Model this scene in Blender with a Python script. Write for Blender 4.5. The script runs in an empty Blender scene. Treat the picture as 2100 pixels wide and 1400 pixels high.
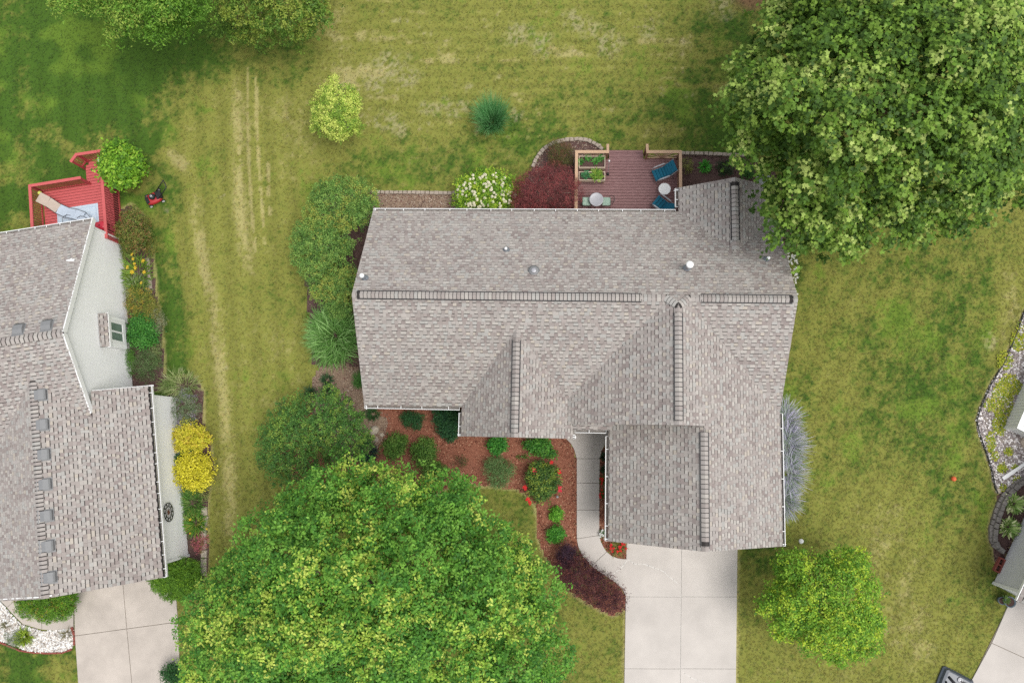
import bpy, math, random
import numpy as np
from mathutils import Matrix, Vector
random.seed(7); RNG = np.random.default_rng(7)
S = bpy.context.scene
COL = S.collection

# ---------------------------------------------------------------- camera, sky, sun, exposure
F_PX, NX, NY, CAM_H = 1585.06, 1144.43, 901.79, 36.4      # lens and plumb point of the drone photo
_n = np.array([(NX-1050)/F_PX, -(NY-700)/F_PX, -1.0]); _n /= np.linalg.norm(_n)
_wz = -_n; _wx = np.array([1., 0, 0]); _wx = _wx - _wx.dot(_wz)*_wz; _wx /= np.linalg.norm(_wx)
_wy = np.cross(_wz, _wx); ROT = np.array([_wx, _wy, _wz])
cam_d = bpy.data.cameras.new('camera'); cam = bpy.data.objects.new('camera', cam_d); COL.objects.link(cam)
cam.matrix_world = Matrix([list(ROT[0])+[0], list(ROT[1])+[0], list(ROT[2])+[CAM_H], [0, 0, 0, 1]])
cam_d.sensor_width = 36.0; cam_d.lens = 36.0*F_PX/2100.0; cam_d.clip_end = 2000; cam_d.clip_start = 0.5
S.camera = cam
SUN_EL, SUN_AZ = math.radians(66), math.radians(-24)       # azimuth measured from +X (photo right) towards +Y
w = bpy.data.worlds.new('World'); S.world = w; w.use_nodes = True
nt = w.node_tree; bg = nt.nodes['Background']
sky = nt.nodes.new('ShaderNodeTexSky'); sky.sky_type = 'NISHITA'; sky.sun_disc = False
sky.sun_elevation = SUN_EL; sky.sun_rotation = math.pi/2 - SUN_AZ
sky.air_density = 1.0; sky.dust_density = 4.0; sky.ozone_density = 1.0
hs = nt.nodes.new('ShaderNodeHueSaturation'); hs.inputs['Saturation'].default_value = 0.35   # thin overcast: greyer sky
cl = nt.nodes.new('ShaderNodeMix'); cl.data_type = 'RGBA'; cl.inputs[0].default_value = .62; cl.inputs[7].default_value = (3.55, 3.65, 3.8, 1)   # even cloud layer over the blue
nt.links.new(sky.outputs[0], hs.inputs['Color']); nt.links.new(hs.outputs[0], cl.inputs[6]); nt.links.new(cl.outputs[2], bg.inputs[0]); bg.inputs[1].default_value = 0.135
sd = bpy.data.lights.new('sun', 'SUN'); sd.energy = 1.2; sd.angle = math.radians(30); sd.color = (1, .965, .91)
sun = bpy.data.objects.new('sun', sd); COL.objects.link(sun); sun.location = (30, -12, 50)
_d = Vector((math.cos(SUN_EL)*math.cos(SUN_AZ), math.cos(SUN_EL)*math.sin(SUN_AZ), math.sin(SUN_EL)))
sun.rotation_euler = _d.to_track_quat('Z', 'Y').to_euler()
S.view_settings.view_transform = 'Standard'; S.view_settings.look = 'None'; S.view_settings.gamma = 1
S.view_settings.use_curve_mapping = False; S.view_settings.exposure = 0.82
S.cycles.use_denoising = False; S.cycles.use_adaptive_sampling = False; S.render.filter_size = 1.15; S.cycles.max_bounces = 6; S.cycles.diffuse_bounces = 3

# ---------------------------------------------------------------- helpers
def P(px, py, z=0.0):
    """world point at height z seen at photo pixel px,py (used once to survey where things stand)"""
    d = ROT @ np.array([(px-1050)/F_PX, -(py-700)/F_PX, -1.0]); t = (z-CAM_H)/d[2]
    return (d[0]*t, d[1]*t, z)
def PV(px, py, z):
    px, py, z = np.broadcast_arrays(np.asarray(px, float), np.asarray(py, float), np.asarray(z, float))
    c = np.stack([(px-1050)/F_PX, -(py-700)/F_PX, -np.ones_like(px)], -1) @ ROT.T
    t = (z-CAM_H)/c[..., 2]
    return np.stack([c[..., 0]*t, c[..., 1]*t, z], -1)
def lin(r, g, b, k=1.25):
    f = lambda c: (c/255/12.92 if c <= 10 else ((c/255+.055)/1.055)**2.4)/k
    return (f(r), f(g), f(b))
WM = {}
def finish(o, parent=None, M=None):
    COL.objects.link(o); M = M or Matrix(); o.matrix_basis = M; WM[o] = M
    if parent is not None:
        o.parent = parent; o.matrix_parent_inverse = WM[parent].inverted()
    return o
def tag(o, label=None, cat=None, group=None, kind=None):
    if label: o['label'] = label
    if cat: o['category'] = cat
    if group: o['group'] = group
    if kind: o['kind'] = kind
    return o
def thing(name, loc, label, cat, group=None, rz=0):
    o = bpy.data.objects.new(name, None); o.empty_display_size = .3
    return tag(finish(o, None, Matrix.Translation(loc) @ Matrix.Rotation(rz, 4, 'Z')), label, cat, group)
class MB:
    def __init__(s, M=None): s.v = []; s.f = []; s.M = M
    def add(s, vs, fs):
        n = len(s.v)
        s.v += [tuple(s.M @ Vector(q)) for q in vs] if s.M else [tuple(q) for q in vs]
        s.f += [tuple(i+n for i in q) for q in fs]; return s
    def hexa(s, b, t):
        return s.add(list(b)+list(t), [(3, 2, 1, 0), (4, 5, 6, 7), (0, 1, 5, 4), (1, 2, 6, 5), (2, 3, 7, 6), (3, 0, 4, 7)])
    def box(s, x0, x1, y0, y1, z0, z1):
        return s.hexa([(x0, y0, z0), (x1, y0, z0), (x1, y1, z0), (x0, y1, z0)], [(x0, y0, z1), (x1, y0, z1), (x1, y1, z1), (x0, y1, z1)])
    def cbox(s, x0, x1, y0, y1, z0, z1, c=.01):
        """box with chamfered top edge"""
        s.hexa([(x0, y0, z0), (x1, y0, z0), (x1, y1, z0), (x0, y1, z0)], [(x0, y0, z1-c), (x1, y0, z1-c), (x1, y1, z1-c), (x0, y1, z1-c)])
        s.f.pop(-5)
        n = len(s.v)-4; q = [(x0+c, y0+c, z1), (x1-c, y0+c, z1), (x1-c, y1-c, z1), (x0+c, y1-c, z1)]
        m = len(s.v); s.v += [tuple(s.M @ Vector(a)) for a in q] if s.M else q
        s.f += [(n+i, n+(i+1) % 4, m+(i+1) % 4, m+i) for i in range(4)] + [(m, m+1, m+2, m+3)]
        return s
    def beam(s, a, b, wd, h):
        a, b = Vector(a), Vector(b); d = (b-a).normalized()
        up = Vector((0, 0, 1)) if abs(d.z) < .95 else Vector((1, 0, 0))
        sd = d.cross(up).normalized(); up = sd.cross(d)
        o = [(-wd/2, -h/2), (wd/2, -h/2), (wd/2, h/2), (-wd/2, h/2)]
        return s.hexa([a+sd*i+up*j for i, j in o][::-1], [b+sd*i+up*j for i, j in o][::-1])
    def prism(s, poly, z0, z1):
        n = len(poly)
        ar = sum(poly[i][0]*poly[(i+1) % n][1]-poly[(i+1) % n][0]*poly[i][1] for i in range(n))
        if ar < 0: poly = poly[::-1]
        return s.add([(x, y, z0) for x, y in poly]+[(x, y, z1) for x, y in poly],
                     [tuple(range(n))[::-1], tuple(range(n, 2*n))]+[(i, (i+1) % n, n+(i+1) % n, n+i) for i in range(n)])
    def tube(s, pts, r, n=8, cap=True):
        pts = [Vector(q) for q in pts]; k = len(pts); r = r if isinstance(r, (list, tuple)) else [r]*k
        vs = []; pu = None
        for i, q in enumerate(pts):
            d = (pts[min(i+1, k-1)]-pts[max(i-1, 0)]).normalized()
            if pu is None: pu = d.orthogonal().normalized()
            pu = (pu-d*pu.dot(d)).normalized(); sd = d.cross(pu)
            vs += [q+(pu*math.cos(2*math.pi*j/n)+sd*math.sin(2*math.pi*j/n))*r[i] for j in range(n)]
        fs = [(i*n+j, i*n+(j+1) % n, (i+1)*n+(j+1) % n, (i+1)*n+j) for i in range(k-1) for j in range(n)]
        if cap: fs += [tuple(range(n))[::-1], tuple(range((k-1)*n, k*n))]
        return s.add(vs, fs)
    def lathe(s, prof, c=(0, 0, 0), n=16):
        vs = []; k = len(prof)
        for r, z in prof: vs += [(c[0]+r*math.cos(2*math.pi*j/n), c[1]+r*math.sin(2*math.pi*j/n), c[2]+z) for j in range(n)]
        fs = [(i*n+j, i*n+(j+1) % n, (i+1)*n+(j+1) % n, (i+1)*n+j) for i in range(k-1) for j in range(n)]
        return s.add(vs, fs+[tuple(range(n))[::-1], tuple(range((k-1)*n, k*n))])
    def mesh(s, name, mat, smooth=False):
        me = bpy.data.meshes.new(name); me.from_pydata(s.v, [], s.f); me.materials.append(mat)
        if smooth: me.polygons.foreach_set('use_smooth', [True]*len(me.polygons))
        return me
    def build(s, name, mat, parent=None, smooth=False):
        return finish(bpy.data.objects.new(name, s.mesh(name, mat, smooth)), parent)
def np_mesh(name, v, faces, mat, col=None):
    """faces: int array (n,k); col per vertex"""
    me = bpy.data.meshes.new(name); v = np.asarray(v, np.float32); faces = np.asarray(faces, np.int32); n, k = faces.shape
    me.vertices.add(len(v)); me.vertices.foreach_set('co', v.ravel())
    me.loops.add(n*k); me.loops.foreach_set('vertex_index', faces.ravel())
    me.polygons.add(n); me.polygons.foreach_set('loop_start', np.arange(0, n*k, k, dtype=np.int32))
    me.polygons.foreach_set('loop_total', np.full(n, k, np.int32))
    if col is not None:
        at = me.attributes.new('col', 'FLOAT_COLOR', 'POINT'); c4 = np.ones((len(v), 4), np.float32); c4[:, :3] = col
        at.data.foreach_set('color', c4.ravel())
    me.update(calc_edges=True); me.materials.append(mat); return me
def frame(x, y, z, rz): return Matrix.Translation((x, y, z)) @ Matrix.Rotation(rz, 4, 'Z')
def in_poly(poly, x, y):
    x = np.asarray(x); y = np.asarray(y); r = np.zeros(x.shape, bool); n = len(poly)
    for i in range(n):
        (x0, y0), (x1, y1) = poly[i], poly[(i+1) % n]
        if y0 == y1: continue
        r ^= ((y0 > y) != (y1 > y)) & (x < (x1-x0)*(y-y0)/(y1-y0)+x0)
    return r
def seg_dist(pl, x, y, closed=False):
    d = np.full(np.shape(x), 1e9); n = len(pl)
    for i in range(n if closed else n-1):
        (x0, y0), (x1, y1) = pl[i], pl[(i+1) % n]; dx, dy = x1-x0, y1-y0
        t = np.clip(((x-x0)*dx+(y-y0)*dy)/(dx*dx+dy*dy+1e-9), 0, 1)
        d = np.minimum(d, np.hypot(x-x0-t*dx, y-y0-t*dy))
    return d
def vnoise(x, y, seed):
    g = np.random.default_rng(seed).random((256, 256)); xi = np.floor(x).astype(int); yi = np.floor(y).astype(int)
    fx, fy = x-xi, y-yi; fx = fx*fx*(3-2*fx); fy = fy*fy*(3-2*fy)
    a = lambda i, j: g[(xi+i) % 256, (yi+j) % 256]
    return (a(0, 0)*(1-fx)+a(1, 0)*fx)*(1-fy)+(a(0, 1)*(1-fx)+a(1, 1)*fx)*fy
def fbm(x, y, sc, o, seed):
    x = np.asarray(x, float); y = np.asarray(y, float); r = 0; t = 0
    for i in range(o): r = r+vnoise(x/sc*2**i, y/sc*2**i, seed+i)*.5**i; t += .5**i
    return r/t
def smooth_poly(pl, it=2):
    for _ in range(it):
        q = []
        for i in range(len(pl)):
            a, b = pl[i], pl[(i+1) % len(pl)]
            q += [(a[0]*.75+b[0]*.25, a[1]*.75+b[1]*.25), (a[0]*.25+b[0]*.75, a[1]*.25+b[1]*.75)]
        pl = q
    return pl
def ell(cx, cy, rx, ry, n=12, rot=0, jit=.08, seed=0):
    r = random.Random(seed+int(cx)*7+int(cy)); o = []
    for i in range(n):
        a = 2*math.pi*i/n; k = 1+r.uniform(-jit, jit); x, y = rx*k*math.cos(a), ry*k*math.sin(a)
        o.append((cx+x*math.cos(rot)-y*math.sin(rot), cy+x*math.sin(rot)+y*math.cos(rot)))
    return o

# ---------------------------------------------------------------- materials
def mat(name, rgb, rough=.8, var=.15, scale=6., bump=.0, bscale=60., spec=.3, rgb2=None, metal=0., stretch=None):
    m = bpy.data.materials.new(name); m.use_nodes = True; t = m.node_tree; N = t.nodes; L = t.links; b = N['Principled BSDF']
    b.inputs['Roughness'].default_value = rough; b.inputs['Specular IOR Level'].default_value = spec; b.inputs['Metallic'].default_value = metal
    g = N.new('ShaderNodeNewGeometry'); src = g.outputs['Position']
    if stretch:
        mp = N.new('ShaderNodeMapping'); mp.inputs['Scale'].default_value = stretch; L.new(src, mp.inputs[0]); src = mp.outputs[0]
    nz = N.new('ShaderNodeTexNoise'); nz.inputs['Scale'].default_value = scale; nz.inputs['Detail'].default_value = 6; nz.inputs['Roughness'].default_value = .65
    L.new(src, nz.inputs['Vector'])
    mx = N.new('ShaderNodeMix'); mx.data_type = 'RGBA'; L.new(nz.outputs[0], mx.inputs[0])
    mr = N.new('ShaderNodeMapRange'); mr.inputs[1].default_value = .3; mr.inputs[2].default_value = .7; L.new(nz.outputs[0], mr.inputs[0]); L.new(mr.outputs[0], mx.inputs[0])
    c2 = rgb2 or tuple(c*(1+var) for c in rgb); c1 = rgb if rgb2 else tuple(c*(1-var) for c in rgb)
    mx.inputs[6].default_value = (*c1, 1); mx.inputs[7].default_value = (*c2, 1); L.new(mx.outputs[2], b.inputs['Base Color'])
    if bump:
        n2 = N.new('ShaderNodeTexNoise'); n2.inputs['Scale'].default_value = bscale; n2.inputs['Detail'].default_value = 3; L.new(src, n2.inputs['Vector'])
        bp = N.new('ShaderNodeBump'); bp.inputs['Strength'].default_value = bump; bp.inputs['Distance'].default_value = .02
        L.new(n2.outputs[0], bp.inputs['Height']); L.new(bp.outputs[0], b.inputs['Normal'])
    return m
def attr_mat(name, rough=.85, fine=.2, fscale=90., trans=0., inst=False, spec=.2, gain=1., broad=0.):
    m = bpy.data.materials.new(name); m.use_nodes = True; t = m.node_tree; N = t.nodes; L = t.links; b = N['Principled BSDF']
    b.inputs['Roughness'].default_value = rough; b.inputs['Specular IOR Level'].default_value = spec
    a = N.new('ShaderNodeAttribute'); a.attribute_name = 'col'
    if inst: a.attribute_type = 'INSTANCER'
    out = a.outputs['Color']
    g = N.new('ShaderNodeNewGeometry')
    for sc, am in ((fscale, fine), (1.3, broad)):
        if not am: continue
        nz = N.new('ShaderNodeTexNoise'); nz.inputs['Scale'].default_value = sc; nz.inputs['Detail'].default_value = 4
        L.new(g.outputs['Position'], nz.inputs['Vector'])
        mr = N.new('ShaderNodeMapRange'); mr.inputs[1].default_value = .25; mr.inputs[2].default_value = .75
        mr.inputs[3].default_value = (1-am)*gain; mr.inputs[4].default_value = (1+am)*gain; L.new(nz.outputs[0], mr.inputs[0])
        vm = N.new('ShaderNodeVectorMath'); vm.operation = 'SCALE'; L.new(out, vm.inputs[0]); L.new(mr.outputs[0], vm.inputs['Scale']); out = vm.outputs[0]
    L.new(out, b.inputs['Base Color'])
    if trans:
        tr = N.new('ShaderNodeBsdfTranslucent'); L.new(out, tr.inputs[0]); ms = N.new('ShaderNodeMixShader'); ms.inputs[0].default_value = trans
        L.new(b.outputs[0], ms.inputs[1]); L.new(tr.outputs[0], ms.inputs[2]); L.new(ms.outputs[0], N['Material Output'].inputs[0])
    return m
M = {}
M['leaf'] = attr_mat('leaf', .5, 0, trans=.24, spec=.2)
M['blade'] = attr_mat('grass_blade', .7, 0, trans=.2, inst=True, spec=.25)
M['lawn'] = attr_mat('lawn_soil', .95, .25, 40, spec=.05)
M['stuff'] = attr_mat('loose_stuff', .9, .15, 120, inst=True, spec=.2)
M['shingle'] = attr_mat('shingle', .95, .16, 160, spec=.15, broad=.05)
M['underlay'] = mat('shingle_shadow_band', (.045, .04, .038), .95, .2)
M['concrete'] = mat('concrete', lin(208, 201, 194), .9, .1, .6, .08, 60, .2)
M['concrete_old'] = mat('concrete_weathered', lin(200, 190, 180), .9, .14, .8, .1, 60, .2)
M['joint_dark'] = mat('joint_dirt', lin(146, 136, 124), .95, .2)
M['joint_white'] = mat('joint_sealant', lin(224, 220, 214), .6, .06, 9)
M['white'] = mat('white_paint', (.8, .8, .79), .45, .04, 5, spec=.4)
M['siding'] = mat('vinyl_siding', (.85, .85, .845), .5, .03, 2)
M['siding_grey'] = mat('vinyl_siding_grey', lin(216, 216, 216), .5, .03, 2)
M['beige'] = mat('beige_siding', lin(196, 184, 166), .6, .06, 3)
M['glass'] = mat('window_glass', lin(120, 138, 128), .12, .3, 4, spec=.8)
M['bark'] = mat('bark', lin(120, 105, 88), .95, .35, 14, .6, 60)
M['twig'] = mat('twig_grey', lin(150, 140, 125), .9, .25, 20)
M['redwood'] = mat('red_stain', lin(206, 100, 100), .75, .16, 4, .2, 80, stretch=(2, 14, 4))
M['redrail'] = mat('red_stain_rail', lin(190, 82, 84), .75, .12, 4, .2, 80)
M['plank'] = mat('mauve_deck', lin(168, 132, 130), .85, .2, 3.5, .3, 70, rgb2=lin(134, 98, 98), stretch=(1.2, 9, 4))
M['cedar'] = mat('cedar_tan', lin(206, 172, 142), .8, .12, 5, .3, 80, stretch=(4, 4, 4))
M['cedar_dark'] = mat('cedar_inner', lin(150, 112, 92), .85, .15, 6)
M['planter'] = mat('planter_wood', lin(226, 206, 184), .8, .1, 6)
M['soil'] = mat('potting_soil', lin(96, 74, 68), .95, .4, 25, .8, 60)
M['mulch_red'] = mat('red_mulch', lin(132, 82, 64), .95, .3, 18, 1., 40, rgb2=lin(168, 112, 90))
M['mulch_brown'] = mat('brown_mulch', lin(88, 68, 64), .95, .3, 18, 1., 40, rgb2=lin(118, 92, 86))
M['mulch_grey'] = mat('grey_mulch', lin(128, 106, 90), .95, .3, 14, 1., 40, rgb2=lin(172, 148, 126))
M['gravel_bed'] = mat('gravel_base', lin(150, 140, 132), .95, .25, 20, .8, 50)
M['stone'] = mat('edging_stone', lin(178, 164, 150), .95, .2, 9, .6, 50)
M['stone_grey'] = mat('grey_block', lin(140, 134, 128), .95, .3, 9, .7, 50)
M['boulder'] = mat('boulder', lin(196, 184, 166), .9, .2, 7, .6, 30)
M['teal'] = mat('teal_fabric', lin(28, 106, 132), .85, .16, 14, .3, 200)
M['metal_grey'] = mat('grey_metal', lin(178, 178, 182), .4, .08, 8, metal=.3, spec=.5)
M['metal_dark'] = mat('dark_metal', (.02, .021, .023), .45, .2, 8, spec=.5)
M['galv'] = mat('galvanised', lin(150, 158, 166), .45, .1, 8, metal=.4, spec=.5)
M['vent'] = mat('vent_hood', lin(138, 139, 140), .55, .08, 8, spec=.4)
M['black'] = mat('black_plastic', (.015, .015, .017), .5, .3, 9, spec=.4)
M['cushion'] = mat('leaf_print_cushion', lin(206, 222, 206), .9, 0, 26, rgb2=lin(92, 140, 120))
M['red_paint'] = mat('red_enamel', lin(205, 40, 62), .35, .08, 5, spec=.5)
M['mower_red'] = mat('mower_red', lin(190, 52, 56), .4, .15, 8, spec=.5)
M['orange'] = mat('orange_ball', lin(232, 112, 70), .5, .06, 8)
M['yellow'] = mat('yellow_ball', lin(214, 226, 110), .6, .08, 8)
M['mat_blue'] = mat('pale_blue_mat', lin(226, 232, 238), .9, 0, 16, rgb2=lin(172, 200, 222))
M['sling'] = mat('pale_sling', lin(190, 202, 216), .7, .1, 6)
M['tan'] = mat('tan_canvas', lin(196, 180, 166), .85, .08, 6)
M['dark_tub'] = mat('dark_moulded_plastic', lin(72, 80, 92), .35, .25, 6, spec=.6)
M['blue_pot'] = mat('blue_grey_pot', lin(112, 128, 138), .5, .15, 9)
M['brick_red'] = mat('clay_brick', lin(150, 84, 74), .9, .3, 12, .4, 60)
M['rust'] = mat('rusty_metal', lin(110, 70, 52), .7, .35, 30)
M['glassy'] = mat('grey_basin', lin(150, 156, 150), .3, .15, 8, spec=.6)
M['redflower'] = mat('red_petals', lin(226, 48, 52), .7, .2, 40)
M['pinkflower'] = mat('crimson_petals', lin(232, 60, 84), .7, .2, 40)
M['yellowflower'] = mat('yellow_petals', lin(240, 205, 60), .7, .15, 40)
M['cream'] = mat('cream_petals', lin(242, 236, 205), .8, .12, 40)
M['whiteflower'] = mat('white_petals', lin(245, 245, 240), .8, .06, 40)
M['paver_joint'] = mat('edging_steel', (.03, .032, .03), .6, .3, 8)
M['grassgreen_base'] = mat('far_grass', lin(112, 116, 52), .95, .25, .8, .3, 30)

# ---------------------------------------------------------------- surveyed outlines (photo pixels on the ground)
WALK_L = [(1150, 862), (1153, 890), (1161, 899), (1171, 909), (1178, 922), (1183, 940), (1183, 990), (1183, 1045), (1183, 1104), (1186, 1120), (1194, 1138), (1213, 1160), (1240, 1179), (1262, 1193), (1276, 1207), (1284, 1222)]
WALK_R = [(1250, 862), (1250, 890), (1246, 901), (1240, 912), (1233, 926), (1230, 940), (1229, 990), (1229, 1045), (1229, 1097), (1232, 1110), (1238, 1122), (1244, 1131), (1254, 1139), (1266, 1144), (1278, 1146), (1286, 1146)]
BED_FRONT = [(742, 800), (765, 800), (1150, 800), (1153, 890), (1161, 899), (1171, 909), (1178, 922), (1183, 940), (1183, 1104), (1186, 1120), (1194, 1138), (1213, 1160), (1240, 1179), (1262, 1193), (1276, 1207), (1284, 1222), (1281, 1250), (1255, 1262), (1215, 1242), (1175, 1217), (1145, 1192), (1132, 1160), (1115, 1135), (1104, 1105), (1104, 1065), (1097, 1035), (1082, 1015), (1058, 1002), (1020, 998), (985, 996), (950, 985), (900, 1010), (840, 1020), (780, 1010), (740, 985), (700, 985), (640, 1000), (600, 975), (575, 935), (590, 870), (630, 825), (655, 790), (660, 760), (700, 750)]
BED_GREY = [(655, 752), (690, 745), (735, 752), (760, 838), (800, 850), (802, 868), (792, 900), (776, 930), (740, 950), (690, 960), (640, 900), (640, 790), (645, 770)]
BED_LEFT = [(655, 385), (770, 392), (775, 440), (760, 640), (765, 850), (735, 770), (700, 755), (640, 750), (632, 640), (625, 560), (640, 470)]
BED_BACK = [(766, 394), (935, 395), (1060, 396), (1060, 440), (766, 440)]
BED_ROUND = [(1050, 440), (1080, 360), (1098, 337), (1103, 322), (1116, 306), (1136, 294), (1160, 288), (1186, 286), (1206, 289), (1222, 297), (1236, 308), (1242, 318), (1242, 440)]
BED_RIGHT = [(1385, 317), (1450, 317), (1530, 322), (1640, 380), (1660, 500), (1610, 520), (1600, 540), (1575, 440), (1385, 440)]
BED_GARAGE = [(1250, 895), (1246, 901), (1240, 912), (1233, 926), (1230, 940), (1229, 1097), (1232, 1110), (1238, 1122), (1244, 1131), (1254, 1139), (1266, 1144), (1278, 1146), (1286, 1146), (1286, 1100), (1262, 1060), (1262, 895)]
BED_NB = [(232, 440), (268, 420), (296, 445), (308, 500), (316, 560), (322, 620), (332, 680), (336, 740), (338, 775), (400, 772), (415, 800), (418, 870), (432, 910), (436, 960), (428, 1010), (424, 1060), (426, 1120), (424, 1172), (410, 1215), (370, 1222), (330, 1190), (380, 1150), (345, 800), (270, 795), (255, 500)]
GRAVEL_NB = [(-40, 1225), (0, 1232), (20, 1256), (45, 1281), (85, 1293), (150, 1288), (153, 1318), (146, 1329), (128, 1336), (95, 1338), (55, 1334), (15, 1318), (-40, 1300)]
WALK_NB = [(-60, 1180), (60, 1180), (152, 1190), (151, 1287), (118, 1292), (85, 1290), (47, 1279), (22, 1254), (0, 1230), (-60, 1226)]
GRAVEL_R = [(2220, 420), (2150, 560), (2098, 642), (2085, 680), (2060, 740), (2030, 790), (2010, 835), (2002, 862), (2008, 890), (2024, 935), (2033, 965), (2040, 1000), (2047, 1011), (2062, 1003), (2085, 985), (2110, 970), (2220, 900)]
BED_R = [(2047, 1011), (2062, 1003), (2085, 985), (2110, 970), (2200, 930), (2140, 1010), (2095, 1075), (2058, 1150), (2040, 1150), (2036, 1126), (2028, 1105), (2029, 1080), (2036, 1052), (2046, 1030)]
DRIVE = [(1286, 1060), (1513, 1060), (1508, 1500), (1279, 1500)]
DRIVE_NB = [(150, 1150), (330, 1150), (361, 1226), (364, 1274), (374, 1500), (168, 1500), (160, 1400), (153, 1288)]
DRIVE_R = [(2072, 1233), (2180, 1233), (2300, 1520), (1935, 1520), (1990, 1400), (2064, 1250)]
HOUSE_FP = [[(765, 430), (1600, 430), (1600, 830), (1250, 850), (760, 830)], [(1255, 850), (1600, 830), (1600, 1100), (1255, 1090)], [(1400, 380), (1590, 380), (1590, 440), (1400, 440)],
            [(-80, 480), (240, 490), (265, 790), (345, 800), (385, 1140), (0, 1200), (-80, 1200)], [(2060, 877), (2200, 600), (2300, 900)], [(2038, 1194), (2150, 950), (2300, 1200), (2100, 1240)]]
DECK_FP = [[(1186, 325), (1390, 325), (1390, 430), (1186, 430)], [(1250, 312), (1320, 312), (1320, 330), (1250, 330)], [(88, 395), (172, 383), (172, 345), (185, 330), (212, 330), (240, 376), (244, 440), (88, 470)]]
EXCL = [BED_FRONT, BED_LEFT, BED_BACK, BED_ROUND, BED_RIGHT, BED_GARAGE, BED_NB, GRAVEL_NB, WALK_NB, GRAVEL_R, BED_R, DRIVE, DRIVE_NB, DRIVE_R, WALK_L+WALK_R[::-1]]+HOUSE_FP+DECK_FP

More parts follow.
